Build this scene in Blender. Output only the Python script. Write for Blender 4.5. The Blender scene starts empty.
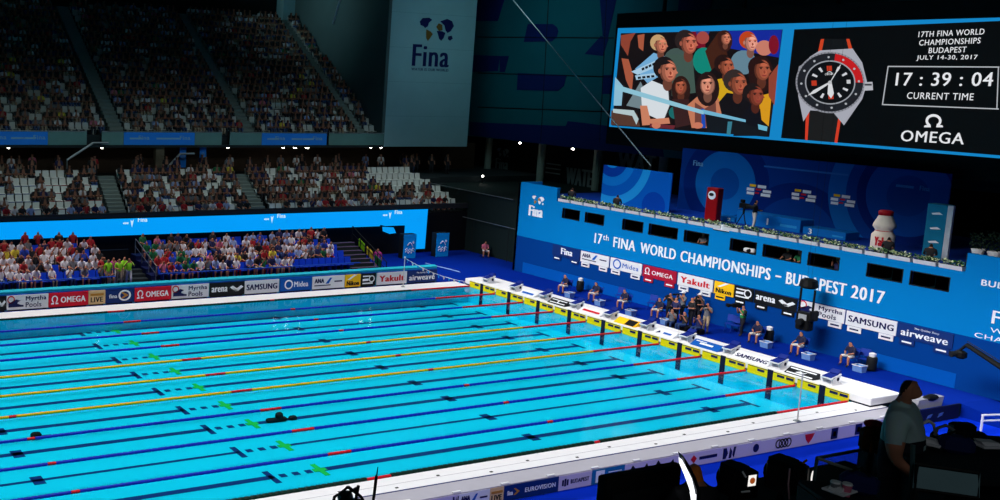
import bpy, math, random
import numpy as np
from mathutils import Vector, Matrix

random.seed(7)
C = bpy.context.scene
COL = C.collection
# ------------------------------------------------------------------ camera
CAM = Vector((-45.3233, -26.9917, 13.4742))
YAW, PITCH, ROLL, F, PX, PY = .4322, -.1329, .0344, 1019.7352, -321.6017, -43.8183
_f = Vector((math.sin(YAW)*math.cos(PITCH), math.cos(YAW)*math.cos(PITCH), math.sin(PITCH)))
_r = Vector((math.cos(YAW), -math.sin(YAW), 0)); _u = _r.cross(_f)
_c, _s = math.cos(ROLL), math.sin(ROLL)
RX, UX = _c*_r + _s*_u, -_s*_r + _c*_u
cd = bpy.data.cameras.new('camera'); cam = bpy.data.objects.new('camera', cd); COL.objects.link(cam)
cam.matrix_world = Matrix(((RX.x, UX.x, -_f.x, CAM.x), (RX.y, UX.y, -_f.y, CAM.y), (RX.z, UX.z, -_f.z, CAM.z), (0, 0, 0, 1)))
cd.sensor_width = 36; cd.sensor_fit = 'HORIZONTAL'; cd.lens = F/1000*36
cd.shift_x = -PX/1000; cd.shift_y = PY/1000
cd.clip_start = .1; cd.clip_end = 400
C.camera = cam
# ------------------------------------------------------------------ view, world, lights
C.view_settings.view_transform = 'Standard'
C.view_settings.look = 'None'
C.view_settings.exposure = 0; C.view_settings.gamma = 1; C.view_settings.use_curve_mapping = False
W = bpy.data.worlds.new('world'); C.world = W; W.use_nodes = True
W.node_tree.nodes['Background'].inputs[0].default_value = (.05, .28, .34, 1)
W.node_tree.nodes['Background'].inputs[1].default_value = .02

def area(name, loc, target, sx, sy, power, spread, col=(1, 1, 1)):
    l = bpy.data.lights.new(name, 'AREA'); l.shape = 'RECTANGLE'; l.size = sx; l.size_y = sy
    l.energy = power; l.spread = math.radians(spread); l.color = col
    o = bpy.data.objects.new(name, l); COL.objects.link(o); o.location = loc
    d = (Vector(target)-Vector(loc)).normalized()
    o.rotation_euler = d.to_track_quat('-Z', 'Y').to_euler()
    return o
area('pool_light', (-25, 14.5, 27), (-25, 14.5, 0), 50, 30, 4700, 38, (1, .98, .94))
area('start_deck_light', (-14, 11, 16.5), (5, 11, 1.2), 42, 3, 1700, 44, (1, .98, .95))
area('near_side_fill', (-14, -15, 20), (-14, -1.6, -.2), 46, 3, 420, 34, (1, .97, .95))  # unseen fill lamp, added to brighten the deck skirt boards
area('near_floor_light', (-13, 31, 25), (-13, -4, -.6), 44, 2, 520, 14, (.9, .95, 1))
area('banner_fill', (-12, 37.5, 9.5), (-12, 44, 8.2), 36, .5, 50, 60, (.8, 1, 1))  # added fill with no fixture, lifts the dim upper banners
area('lower_stand_light', (-14, 24, 20), (-14, 31, 1.2), 44, 4, 520, 36, (1, .92, 1))
area('middle_stand_light', (-8, 30, 26), (-8, 40, 4.5), 44, 3, 330, 30, (.85, 1, .98))
area('upper_stand_light', (-10, 36, 28), (-10, 46, 9.5), 44, 5, 70, 40, (.7, 1, 1))
area('end_wall_light', (4, 34, 28), (20, 40, 15), 10, 10, 150, 70, (.5, .95, 1))
area('tower_light', (10, 26, 24), (11, 44, 15), 8, 4, 50, 60, (.55, .95, 1))
area('balcony_light', (5, 20, 15), (10, 19, 6.5), 14, 3, 170, 70, (.8, .95, 1))
area('side_wall_fill', (-20, 47, 29), (6.5, 54, 20), 5, 3, 85, 32, (.55, .95, 1))  # unseen lamp added to lift the dark side wall
area('press_fill', (-44, -32, 17), (-33, -20, 9.5), 6, 2, 17, 70, (.9, .98, 1))  # added soft fill so the standing man's shirt shows
# ------------------------------------------------------------------ helpers
def ray(u, v):
    return _f + RX*((u-500-PX)/F) - UX*((v-250-PY)/F)
def at(u, v, x=None, y=None, z=None, d=None):
    w = ray(u, v)
    t = d if d is not None else (x-CAM.x)/w.x if x is not None else (y-CAM.y)/w.y if y is not None else (z-CAM.z)/w.z
    return CAM + w*t

def lin(c):
    return tuple(((v/255)/12.92 if v/255 <= .04045 else ((v/255+.055)/1.055)**2.4) for v in c)
MATS = {}
def mat(name, rgb, rough=.6, var=.12, scale=6, emit=0, metal=0, spec=.18):
    """principled with a noise-driven tint (rgb in sRGB 0..255)"""
    if name in MATS: return MATS[name]
    m = bpy.data.materials.new(name); m.use_nodes = True
    nt = m.node_tree; b = nt.nodes['Principled BSDF']; c = lin(rgb)
    tc = nt.nodes.new('ShaderNodeTexCoord'); n = nt.nodes.new('ShaderNodeTexNoise'); n.inputs['Scale'].default_value = scale
    n.inputs['Detail'].default_value = 4
    nt.links.new(tc.outputs['Object'], n.inputs['Vector'])
    mx = nt.nodes.new('ShaderNodeMix'); mx.data_type = 'RGBA'
    mx.inputs[6].default_value = (*[v*(1-var) for v in c], 1); mx.inputs[7].default_value = (*[min(1, v*(1+var)) for v in c], 1)
    nt.links.new(n.outputs['Fac'], mx.inputs[0])
    if emit:
        b.inputs['Base Color'].default_value = (.01, .01, .01, 1)
        nt.links.new(mx.outputs[2], b.inputs['Emission Color']); b.inputs['Emission Strength'].default_value = emit
    else:
        nt.links.new(mx.outputs[2], b.inputs['Base Color'])
    b.inputs['Roughness'].default_value = rough; b.inputs['Metallic'].default_value = metal
    b.inputs['Specular IOR Level'].default_value = spec
    MATS[name] = m; return m
def objcolor_mat(name, rough=.8):
    m = bpy.data.materials.new(name); m.use_nodes = True; nt = m.node_tree
    oi = nt.nodes.new('ShaderNodeObjectInfo'); b = nt.nodes['Principled BSDF']
    n = nt.nodes.new('ShaderNodeTexNoise'); n.inputs['Scale'].default_value = 9
    mu = nt.nodes.new('ShaderNodeMix'); mu.data_type = 'RGBA'; mu.blend_type = 'MULTIPLY'; mu.inputs[0].default_value = .25
    nt.links.new(oi.outputs['Color'], mu.inputs[6]); nt.links.new(n.outputs['Color'], mu.inputs[7])
    nt.links.new(mu.outputs[2], b.inputs['Base Color']); b.inputs['Roughness'].default_value = rough
    MATS[name] = m; return m
def attr_mat(name, rough=.8):
    m = bpy.data.materials.new(name); m.use_nodes = True; nt = m.node_tree
    a = nt.nodes.new('ShaderNodeAttribute'); a.attribute_name = 'cloth'
    b = nt.nodes['Principled BSDF']; nt.links.new(a.outputs['Color'], b.inputs['Base Color']); b.inputs['Roughness'].default_value = rough
    MATS[name] = m; return m
def ring_mat(name, base, rings, rough=.6, plane='yz'):
    """printed graphic: concentric bands; rings = [(cy, cz, r0, r1, rgb)] in metres of the object's own space"""
    m = bpy.data.materials.new(name); m.use_nodes = True; nt = m.node_tree; b = nt.nodes['Principled BSDF']
    tc = nt.nodes.new('ShaderNodeTexCoord'); cur = None
    for cy, cz, r0, r1, rgb in rings:
        d = nt.nodes.new('ShaderNodeVectorMath'); d.operation = 'DISTANCE'
        mp = nt.nodes.new('ShaderNodeVectorMath'); mp.operation = 'MULTIPLY'; mp.inputs[1].default_value = (0, 1, 1)
        nt.links.new(tc.outputs['Object'], mp.inputs[0]); nt.links.new(mp.outputs[0], d.inputs[0]); d.inputs[1].default_value = (0, cy, cz)
        g = nt.nodes.new('ShaderNodeMath'); g.operation = 'GREATER_THAN'; g.inputs[1].default_value = r0
        l = nt.nodes.new('ShaderNodeMath'); l.operation = 'LESS_THAN'; l.inputs[1].default_value = r1
        k = nt.nodes.new('ShaderNodeMath'); k.operation = 'MULTIPLY'
        nt.links.new(d.outputs['Value'], g.inputs[0]); nt.links.new(d.outputs['Value'], l.inputs[0])
        nt.links.new(g.outputs[0], k.inputs[0]); nt.links.new(l.outputs[0], k.inputs[1])
        mx = nt.nodes.new('ShaderNodeMix'); mx.data_type = 'RGBA'
        if cur: nt.links.new(cur, mx.inputs[6])
        else: mx.inputs[6].default_value = (*lin(base), 1)
        mx.inputs[7].default_value = (*lin(rgb), 1); nt.links.new(k.outputs[0], mx.inputs[0]); cur = mx.outputs[2]
    nt.links.new(cur, b.inputs['Base Color']); b.inputs['Roughness'].default_value = rough; b.inputs['Specular IOR Level'].default_value = .05
    MATS[name] = m; return m

class MB:
    def __init__(s): s.v = []; s.f = []; s.m = []; s.M = Matrix()
    def add(s, vs, fs, m=0):
        o = len(s.v); s.v += [s.M @ Vector(p) for p in vs]; s.f += [[i+o for i in f] for f in fs]; s.m += [m]*len(fs); return s
    def box(s, x0, x1, y0, y1, z0, z1, m=0):
        return s.add([(x0, y0, z0), (x1, y0, z0), (x1, y1, z0), (x0, y1, z0), (x0, y0, z1), (x1, y0, z1), (x1, y1, z1), (x0, y1, z1)],
                     [(3, 2, 1, 0), (4, 5, 6, 7), (0, 1, 5, 4), (1, 2, 6, 5), (2, 3, 7, 6), (3, 0, 4, 7)], m)
    def rbox(s, x0, x1, y0, y1, z0, z1, b, m=0):
        """box with chamfered edges"""
        vs = []
        for zz, i in ((z0, b), (z0+b, 0), (z1-b, 0), (z1, b)):
            a0, a1, c0, c1 = x0+i, x1-i, y0+i, y1-i
            vs += [(a0+b, c0, zz), (a1-b, c0, zz), (a1, c0+b, zz), (a1, c1-b, zz), (a1-b, c1, zz), (a0+b, c1, zz), (a0, c1-b, zz), (a0, c0+b, zz)]
        fs = [tuple(range(7, -1, -1)), tuple(range(24, 32))]
        for k in range(3):
            for i in range(8):
                j = (i+1) % 8; fs.append((k*8+i, k*8+j, k*8+8+j, k*8+8+i))
        return s.add(vs, fs, m)
    def tube(s, pts, r, n=6, m=0, cap=True):
        pts = [Vector(p) for p in pts]; rs = r if isinstance(r, (list, tuple)) else [r]*len(pts); vs = []; fs = []
        for i, p in enumerate(pts):
            d = ((pts[min(i+1, len(pts)-1)]-pts[max(i-1, 0)])).normalized()
            a = d.cross(Vector((0, 0, 1)) if abs(d.z) < .9 else Vector((1, 0, 0))).normalized(); b = d.cross(a)
            for k in range(n):
                t = 2*math.pi*k/n; vs.append(p + rs[i]*(math.cos(t)*a+math.sin(t)*b))
        for i in range(len(pts)-1):
            for k in range(n):
                j = (k+1) % n; fs.append((i*n+k, i*n+j, i*n+n+j, i*n+n+k))
        if cap: fs += [tuple(range(n-1, -1, -1)), tuple(range((len(pts)-1)*n, len(pts)*n))]
        return s.add(vs, fs, m)
    def prism(s, pts, fn, d0, d1, m=0):
        """polygon pts (a,b) pushed from depth d0 to d1; fn(a,b,d)->xyz"""
        n = len(pts); vs = [fn(a, b, d0) for a, b in pts]+[fn(a, b, d1) for a, b in pts]
        fs = [tuple(range(n)), tuple(range(2*n-1, n-1, -1))]+[(i, i+n, (i+1) % n+n, (i+1) % n) for i in range(n)]
        return s.add(vs, fs, m)
    def ball(s, c, r, nu=8, nv=6, m=0):
        rx, ry, rz = r if isinstance(r, (list, tuple)) else (r, r, r); vs = [(c[0], c[1], c[2]-rz)]
        for i in range(1, nv):
            t = math.pi*i/nv
            for k in range(nu):
                a = 2*math.pi*k/nu; vs.append((c[0]+rx*math.sin(t)*math.cos(a), c[1]+ry*math.sin(t)*math.sin(a), c[2]-rz*math.cos(t)))
        vs.append((c[0], c[1], c[2]+rz)); L = len(vs)-1; fs = []
        for k in range(nu):
            j = (k+1) % nu; fs.append((0, 1+j, 1+k)); fs.append((L, L-nu+k, L-nu+j))
            for i in range(nv-2): fs.append((1+i*nu+k, 1+i*nu+j, 1+i*nu+nu+j, 1+i*nu+nu+k))
        return s.add(vs, fs, m)
    def lathe(s, prof, c=(0, 0, 0), n=12, m=0):
        vs = []; fs = []
        for r, z in prof:
            for k in range(n):
                a = 2*math.pi*k/n; vs.append((c[0]+r*math.cos(a), c[1]+r*math.sin(a), c[2]+z))
        for i in range(len(prof)-1):
            for k in range(n):
                j = (k+1) % n; fs.append((i*n+k, i*n+j, i*n+n+j, i*n+n+k))
        fs += [tuple(range(n-1, -1, -1)), tuple(range((len(prof)-1)*n, len(prof)*n))]
        return s.add(vs, fs, m)
    def build(s, name, mats, parent=None, smooth=False, kind=None):
        me = bpy.data.meshes.new(name); me.from_pydata([tuple(p) for p in s.v], [], s.f)
        for m in (mats if isinstance(mats, (list, tuple)) else [mats]): me.materials.append(m)
        me.polygons.foreach_set('material_index', s.m)
        if smooth: me.polygons.foreach_set('use_smooth', [True]*len(s.f))
        me.update()
        return link(name, me, parent, kind)
def link(name, me, parent=None, kind=None):
    o = bpy.data.objects.new(name, me); COL.objects.link(o)
    if parent is not None: o.parent = parent
    if kind: o['kind'] = kind
    return o
def tag(o, label, cat, group=None):
    o['label'] = label; o['category'] = cat
    if group: o['group'] = group
    return o
def thing(name, label, cat, loc=(0, 0, 0), rotz=0, group=None):
    o = bpy.data.objects.new(name, None); COL.objects.link(o); o.location = loc; o.rotation_euler = (0, 0, rotz)
    return tag(o, label, cat, group)
def struct(name, mb, m, parent=None): return mb.build(name, m, parent, kind='structure' if parent is None else None)
def dup(root, loc, rotz=None, label=None, group=None, color=None):
    r = root.copy(); COL.objects.link(r); r.location = loc
    if rotz is not None: r.rotation_euler = (0, 0, rotz)
    if label: r['label'] = label
    if group: r['group'] = group
    if color: r.color = color
    for ch in list(root.children):
        c = ch.copy(); COL.objects.link(c); c.parent = r
        if color: c.color = color
        for g in ch.children:
            d = g.copy(); COL.objects.link(d); d.parent = c
            if color: d.color = color
    return r
_tc = {}
def text_data(s, bold, extr):
    k = (s, bold, extr)
    if k not in _tc:
        cu = bpy.data.curves.new('t', 'FONT'); cu.body = s; cu.offset = bold; cu.extrude = extr; cu.resolution_u = 3; cu.space_character = 1.1
        o = bpy.data.objects.new('t', cu); COL.objects.link(o); bpy.context.view_layer.update()
        me = o.evaluated_get(bpy.context.evaluated_depsgraph_get()).to_mesh()
        v = np.array([p.co[:] for p in me.vertices]); f = [list(p.vertices) for p in me.polygons]
        bpy.data.objects.remove(o); bpy.data.curves.remove(cu)
        lo, hi = v.min(0), v.max(0); v[:, 0] = (v[:, 0]-lo[0])/(hi[0]-lo[0]); v[:, 1] = (v[:, 1]-lo[1])/(hi[1]-lo[1])
        v[:, 2] = (v[:, 2]-lo[2])/max(hi[2]-lo[2], 1e-9)
        _tc[k] = (v, f)
    return _tc[k]
def add_text(mb, s, O, A, B, m=0, bold=.02, depth=.012):
    """lettering filling the parallelogram O, O+A, O+B, standing depth metres proud of it"""
    v, f = text_data(s, 0, .05); O, A, B = Vector(O), Vector(A), Vector(B); n = A.cross(B).normalized(); w = 1.5*bold*B.length
    a = A.normalized()*w; A = A-2*a; O = O+a
    for k in ((-1, 0, 1) if bold > .004 else (0,)):
        mb.add([O+A*p[0]+B*p[1]+a*k+n*(depth*p[2]+.002+.0003*k) for p in v], f, m)
    return mb
def text(parent, s, O, A, B, material, bold=.02, name='lettering', depth=.012):
    return add_text(MB(), s, O, A, B, 0, bold, depth).build(name, material, parent)
def ell(cx, cy, rx, ry, n=16, rot=0, a0=0, a1=360):
    out = []; n2 = n if a1-a0 >= 360 else n+1
    for i in range(n2):
        t = math.radians(a0+(a1-a0)*i/n); x, y = rx*math.cos(t), ry*math.sin(t); c, s = math.cos(rot), math.sin(rot)
        out.append((cx+c*x-s*y, cy+s*x+c*y))
    return out
ONES = ['', 'first', 'second', 'third', 'fourth', 'fifth', 'sixth', 'seventh', 'eighth', 'ninth', 'tenth', 'eleventh', 'twelfth', 'thirteenth',
        'fourteenth', 'fifteenth', 'sixteenth', 'seventeenth', 'eighteenth', 'nineteenth']
TENS = ['', '', 'twent', 'thirt', 'fort', 'fift', 'sixt', 'sevent', 'eight', 'ninet']
def nth(i):
    if i < 20: return ONES[i]
    return TENS[i//10]+('ieth' if i % 10 == 0 else 'y-'+ONES[i % 10])
# common materials
white = mat('white_plastic', (232, 232, 236), .5, .05)
white_deck = mat('white_deck', (236, 236, 240), .55, .06, 3)
black = mat('black_plastic', (8, 9, 10), .6, .2)
dark = mat('dark_grey', (20, 23, 26), .6, .2)
navy = mat('navy_fabric', (16, 22, 52), .8, .2)
red = mat('signal_red', (222, 18, 34), .45, .06)
yellow = mat('float_yellow', (255, 186, 0), .4, .06)
blue_float = mat('float_blue', (14, 40, 190), .4, .08)
green_dark = mat('float_dark_green', (4, 38, 30), .4, .1)
steel = mat('steel', (150, 158, 165), .35, .1, metal=.7)
glassy = mat('tinted_glass', (70, 105, 110), .2, .1)
wood_brown = mat('brown_panel', (60, 46, 36), .7, .25)
lamp_white = mat('lamp_glow', (255, 250, 235), .5, 0, emit=14)
# ------------------------------------------------------------------ SETTING: pool
ZF = -1.1
pool_blue = mat('pool_liner_cyan', (0, 208, 236), .5, .05, .35)
line_navy = mat('lane_line_navy', (0, 44, 110), .6, .1)
struct('pool_floor', MB().add([(-56, 0, ZF), (0, 0, ZF), (0, 25, ZF), (-56, 25, ZF)], [(0, 1, 2, 3)]), pool_blue)
pf = bpy.data.objects['pool_floor']
wl = MB(); wl.box(-56, 0, 25, 25.3, ZF, -.02); wl.box(-56, 0, -.3, 0, ZF, -.02); wl.box(0, .3, -.3, 25.3, ZF, -.02)
struct('pool_wall', wl, pool_blue)
green_mark = mat('green_mark', (20, 190, 70), .6, .1)
LY = [1.03, 3.66, 6.25, 8.9, 11.4, 14.1, 16.76, 19.4, 22.1, 24.8]
for i, y in enumerate(LY):
    w = .085 if i == 2 else .15
    z0, z1 = ZF+.004, ZF+.012
    b = MB(); b.box(-24.9, -1.3, y-w, y+w, z0, z1); b.box(-1.5, -1.3, y-.5, y+.5, z0, z1)
    b.box(-56, -27.0, y-w, y+w, z0, z1); b.box(-27.2, -26.95, y-.55, y+.55, z0, z1)
    for q in (-26.6, -26.05, -25.5): b.box(q-.14, q+.14, y-.14, y+.14, z0, z1)
    for q in (-4.05, -14.75, -35.1): b.box(q-.22, q+.22, y-.36, y+.36, z0, z1)
    b.build('lane_marking', line_navy, pf)
    g = MB(); g.box(-25.12, -24.9, y-.55, y+.55, z0, z1+.004); g.box(-25.3, -24.75, y-.13, y+.13, z0, z1+.006)
    g.build('centre_mark', green_mark, pf)
# water
m = bpy.data.materials.new('pool_water'); m.use_nodes = True; nt = m.node_tree; nt.nodes.remove(nt.nodes['Principled BSDF'])
out = nt.nodes['Material Output']; tr = nt.nodes.new('ShaderNodeBsdfTransparent'); tr.inputs[0].default_value = (.80, .97, 1, 1)
gl = nt.nodes.new('ShaderNodeBsdfGlossy'); gl.inputs['Roughness'].default_value = .06
mix = nt.nodes.new('ShaderNodeMixShader'); fr = nt.nodes.new('ShaderNodeFresnel'); fr.inputs['IOR'].default_value = 1.33
n1 = nt.nodes.new('ShaderNodeTexNoise'); n1.inputs['Scale'].default_value = 1.6; n1.inputs['Detail'].default_value = 5
tcn = nt.nodes.new('ShaderNodeTexCoord'); nt.links.new(tcn.outputs['Object'], n1.inputs['Vector'])
bu = nt.nodes.new('ShaderNodeBump'); bu.inputs['Strength'].default_value = .06; bu.inputs['Distance'].default_value = .12
nt.links.new(n1.outputs['Fac'], bu.inputs['Height']); nt.links.new(bu.outputs[0], gl.inputs['Normal']); nt.links.new(bu.outputs[0], fr.inputs['Normal'])
fm = nt.nodes.new('ShaderNodeMath'); fm.operation = 'MULTIPLY'; fm.inputs[1].default_value = .6; nt.links.new(fr.outputs[0], fm.inputs[0]); nt.links.new(fm.outputs[0], mix.inputs[0]); nt.links.new(tr.outputs[0], mix.inputs[1]); nt.links.new(gl.outputs[0], mix.inputs[2]); nt.links.new(mix.outputs[0], out.inputs[0])
struct('pool_water', MB().add([(-56, 0, -.04), (0, 0, -.04), (0, 25, -.04), (-56, 25, -.04)], [(0, 1, 2, 3)]), m)
# decks and floors
grey_deck = mat('grey_deck', (176, 174, 186), .7, .06, 2)
near = struct('near_deck_floor', MB().box(-56, .9, -1.04, -.02, -.62, 0), white_deck)
MB().box(-56, .9, -1.88, -1.05, -.62, -.012).build('paving_strip', grey_deck, near)
MB().box(-56, .9, -1.07, -1.03, -.1, .006).build('edge_channel', mat('channel_blue', (50, 60, 120), .6), near)
MB().box(-56, .9, -.56, -.54, -.01, .003).build('grating_seam', grey_deck, near)
for i in range(28):
    MB().box(-55+i*2, -54.89+i*2, -.5-(.38 if i % 2 else 0), -.43-(.38 if i % 2 else 0), 0, .015).build('drain', dark, near)
for i in range(23):
    MB().rbox(-46+i*2.05, -45.65+i*2.05, -1.87, -1.78, -.02, .04, .012).build('lifting_handle', white, near)
struct('far_deck_floor', MB().box(-56, 0, 25.02, 26.42, -.3, 0), white_deck)
floor_blue = mat('arena_blue_floor', (0, 38, 142), .8, .06, 1.5, spec=.05)
turq = mat('turquoise_floor', (30, 175, 200), .6, .06, 1.5)
struct('start_floor', MB().add([(2, -1.88, 0), (12, -1.88, 0), (12, 60, 0), (2, 60, 0), (0, 25.5, 0), (2, 25.5, 0), (0, 60, 0)], [(0, 1, 2, 3), (4, 5, 3, 6)]), floor_blue)
struct('far_floor', MB().box(-60, 0, 26.4, 62, -.3, 0), floor_blue)
struct('poolside_wall', MB().prism([(26.66, 0), (26.66, 1.06), (26.9, 1.14), (26.9, 0)], lambda a, b, d: (d, a, b), -60, -1.4), turq)
struct('ramp_floor', MB().prism([(-1.88, 0), (-5.5, -.6), (-5.5, -.8), (-1.88, -.8)], lambda a, b, d: (d, a, b), 4.8, 12), floor_blue)
struct('near_floor', MB().box(-60, 14, -30, -1.86, -.9, -.6), mat('near_floor_lit_blue', (0, 46, 200), .8, .06, 1.5, spec=.05))  # brighter copy of the arena blue, its missing light put into the colour
# start platform
plat = struct('start_platform_floor', MB().rbox(.02, 2.2, -.85, 25.45, .08, .42, .03), white_deck)
MB().box(.1, 2.1, -.8, 25.4, 0, .08).build('plinth', navy, plat)
# swimming pool boards of the far wall, stands
dark_step = mat('dark_concrete', (34, 42, 46), .85, .15, 2)
step_blue = mat('stand_navy', (14, 26, 74), .8, .15, 2)
def stepped(name, y0, z0, dy, dz, n, x0, x1, m, back=None, zb=0):
    pts = [(y0, zb)]
    for r in range(n): pts += [(y0+r*dy, z0+r*dz), (y0+(r+1)*dy, z0+r*dz)]
    pts += [(y0+n*dy, zb)]
    return struct(name, MB().prism(pts, lambda a, b, d: (d, a, b), x0, x1), m)
LR = [(29.2+.85*r, .6+.26*r) for r in range(5)]
LE = at(353, 272, y=29.2).x
stepped('lower_stand_floor', 28.75, .6, .85, .26, 5, -60, -23.6, step_blue)
stepped('lower_stand_floor', 28.75, .6, .85, .26, 5, -20.9, LE, step_blue)
MR = [(37.7+.85*r, 3.05+.43*r) for r in range(6)]
stepped('middle_stand_floor', 37.2, 3.05, .85, .43, 6, -60, 10.5, dark_step, zb=2.5)
UR = [(45.1+.8*r, 8.45+.56*r) for r in range(18)]
stepped('upper_stand_floor', 44.7, 8.45, .8, .56, 18, -60, 6.3, dark_step, zb=7.7)
struct('concourse_floor', MB().box(-60, 24, 42.3, 60, 4.6, 5.2), dark_step)
struct('concourse_ceiling', MB().box(-60, 6.3, 44.2, 62, 7.55, 7.72), mat('dark_soffit', (24, 24, 24), .8))
struct('concourse_wall', MB().box(-60, 20, 48.5, 48.9, 5.2, 7.6), wood_brown)
struct('stand_back_wall', MB().box(-60, 20, 36.4, 37.2, 0, 3.1), mat('stand_black', (10, 12, 18), .8))
par = struct('middle_parapet_wall', MB().box(-60, 9.6, 36.35, 36.6, 3.4, 3.78), mat('parapet', (44, 46, 50), .7))
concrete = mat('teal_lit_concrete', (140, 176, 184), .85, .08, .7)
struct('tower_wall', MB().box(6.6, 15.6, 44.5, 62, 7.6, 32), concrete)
tw = bpy.data.objects['tower_wall']
for z in (10.2, 13.1, 16, 18.9): MB().box(6.59, 15.61, 44.49, 44.5, z, z+.02).build('form_joint', mat('joint_teal', (110, 146, 152), .85), tw)
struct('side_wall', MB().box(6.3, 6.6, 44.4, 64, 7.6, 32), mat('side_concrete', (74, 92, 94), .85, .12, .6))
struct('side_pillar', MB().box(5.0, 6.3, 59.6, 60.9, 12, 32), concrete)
struct('back_wall', MB().box(-60, 6.4, 61, 61.5, 7, 32), mat('back_dark', (30, 36, 38), .9, .15, .6))
struct('side_pipe_trim', MB().tube([at(333, 24, x=6.2), at(341, -4, x=6.2)], .09), steel)
# teal end wall with its painted shapes
teal = mat('teal_end_wall', (14, 96, 108), .7, .1, .5)
ew = struct('end_wall', MB().box(20, 20.5, -12, 62, 8.2, 32), teal)
pat = mat('painted_navy', (14, 32, 96), .7, .1)
def wallpoly(px, name='painted_shape', m=pat):
    pts = [at(u, v, x=20) for u, v in px]
    MB().prism([(p.y, p.z) for p in pts], lambda a, b, d: (d, a, b), 19.96, 20.0).build(name, m, ew)
wallpoly([(528, 24), (553, 24), (557, 27), (558.5, 31), (557, 37), (552, 41.5), (524, 42)])
wallpoly([(518, 73), (567, 75), (564, 86), (558, 91), (517, 90)])
wallpoly([(500, 56), (509, 56), (505, 72), (500, 72)])
wallpoly([(476, -5), (506, -5), (498, 21), (474, 21)]); wallpoly([(472, 55), (500, 56), (498, 71), (470, 72)])
wallpoly([(600, -2), (617, -2), (608, 38), (603, 36)]); wallpoly([(601, 36), (609, 38), (603, 56), (585, 54)]); wallpoly([(604, 75), (613, 75), (610, 94), (602, 94)])
wallpoly([(680, -5), (714, -5), (710, 12), (678, 12)])
wallpoly([(470, 122), (566, 126), (568, 121), (660, 132), (664, 157), (568, 147), (470, 135)])
for v0, v1 in ((37, 38), (73, 77), (107, 112)):
    a, b = at(478, v0, x=20), at(614, v1, x=20); MB().tube([(19.97, a.y, a.z), (19.97, b.y, b.z)], .04, 4).build('panel_joint', dark, ew)
for u0, u1 in ((549, 541), (607, 600)):
    a, b = at(u0, -4, x=20), at(u1, 142, x=20); MB().tube([(19.97, a.y, a.z), (19.97, b.y, b.z)], .04, 4).build('panel_joint', dark, ew)
struct('concourse_end_wall', MB().box(23, 23.4, -12, 60, 4.6, 8.4), mat('concourse_black', (14, 17, 20), .8))
struct('terrace_floor', MB().prism([(9.2, 0), (9.2, 4.7), (23.2, 4.7), (23.2, 0)], lambda a, b, d: (a, d, b), 29.2, 42.2), mat('terrace_dark', (18, 34, 34), .8))
# ------------------------------------------------------------------ commentary wall
WX = 7.0
print_blue = mat('printed_blue', (0, 123, 196), .7, .03, .4, spec=.05); print_deep = mat('printed_deep_blue', (0, 60, 138), .7, .03, .4, spec=.05)
wins = [(24.35, 22.80), (22.37, 20.75), (19.3, 17.7), (17.3, 15.2), (14.77, 13.1), (11.75, 10.12), (9.75, 7.55), (7.2, 5.53), (4.17, 2.45), (2.14, .38)]
w = MB(); ZB, ZA, ZT, ZH = 4.42, 5.12, 5.5, 6.38
w.box(WX, WX+.25, -10, 28.6, 2.57, ZB); w.box(WX, WX+.25, -10, 28.6, ZA, ZT)
ys = [28.6]+[q for p in wins for q in p]+[-10]
for i in range(0, len(ys), 2): w.box(WX, WX+.25, ys[i+1], ys[i], ZB, ZA)
w.box(WX, WX+.25, 24.95, 28.6, ZT, ZH); w.box(WX, WX+.25, -10, -.18, ZT, ZH)
w.box(WX, 9, 28.4, 28.6, 0, ZH)
cw = struct('start_wall', w, print_blue)
MB().box(WX, WX+.25, -10, 28.6, 0, 2.57).build('lower_panel', print_deep, cw)
MB().box(WX-.02, WX, 15.0, 27.6, .02, .75).build('kick_panel', mat('kick_blue', (0, 84, 176), .7, .05, spec=.05), cw)
MB().box(WX-.02, WX, -.4, 3.8, .02, .72).build('kick_panel', MATS['kick_blue'], cw)
booth = mat('booth_dark', (9, 11, 14), .7)
for i, (a, b) in enumerate(wins):
    m2 = MB(); m2.box(WX+.26, WX+2.2, b-.1, b-.05, ZB-.2, ZA+.15); m2.box(WX+2.15, WX+2.2, b, a, ZB-.7, ZA+.15); m2.box(WX+.26, WX+2.2, a+.05, a+.1, ZB-.2, ZA+.15)
    m2.box(WX+.26, WX+2.2, b, a, ZA+.1, ZA+.15)
    wo = struct('window_%d' % (i+1), m2, booth)
    fr_ = MB()
    for (y0, y1, z0, z1) in ((b, a, ZB, ZB+.04), (b, a, ZA-.04, ZA), (b, b+.04, ZB+.04, ZA-.04), (a-.04, a, ZB+.04, ZA-.04)): fr_.box(WX-.02, WX+.12, y0, y1, z0, z1)
    fr_.build('window_frame', dark, wo)
struct('balcony_floor', MB().box(WX+.25, 20, -10, 28.4, 5.3, 5.5), mat('balcony_blue', (0, 56, 160), .7, .1))
white_ink = mat('white_ink', (240, 244, 250), .6, .03)
def wtext(s, y0, y1, z0, z1, m=white_ink, bold=.025, parent=None, x=WX-.001, name='lettering', depth=.012):
    return text(parent or cw, s, (x, y0, z0), (0, y1-y0, 0), (0, 0, z1-z0), m, bold, name, depth)
for s_, a, b in (('17', 21.40, 20.78), ('FINA', 19.86, 18.13), ('WORLD', 17.77, 15.18), ('CHAMPIONSHIPS', 14.86, 9.13), ('BUDAPEST', 8.24, 5.02), ('2017', 4.78, 3.15)):
    wtext(s_, a, b, 3.2, 3.86)
wtext('th', 20.72, 20.25, 3.52, 3.88, bold=.01); wtext('-', 8.85, 8.52, 3.46, 3.56)
Y_ = lambda u, v: at(u, v, x=WX).y
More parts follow.
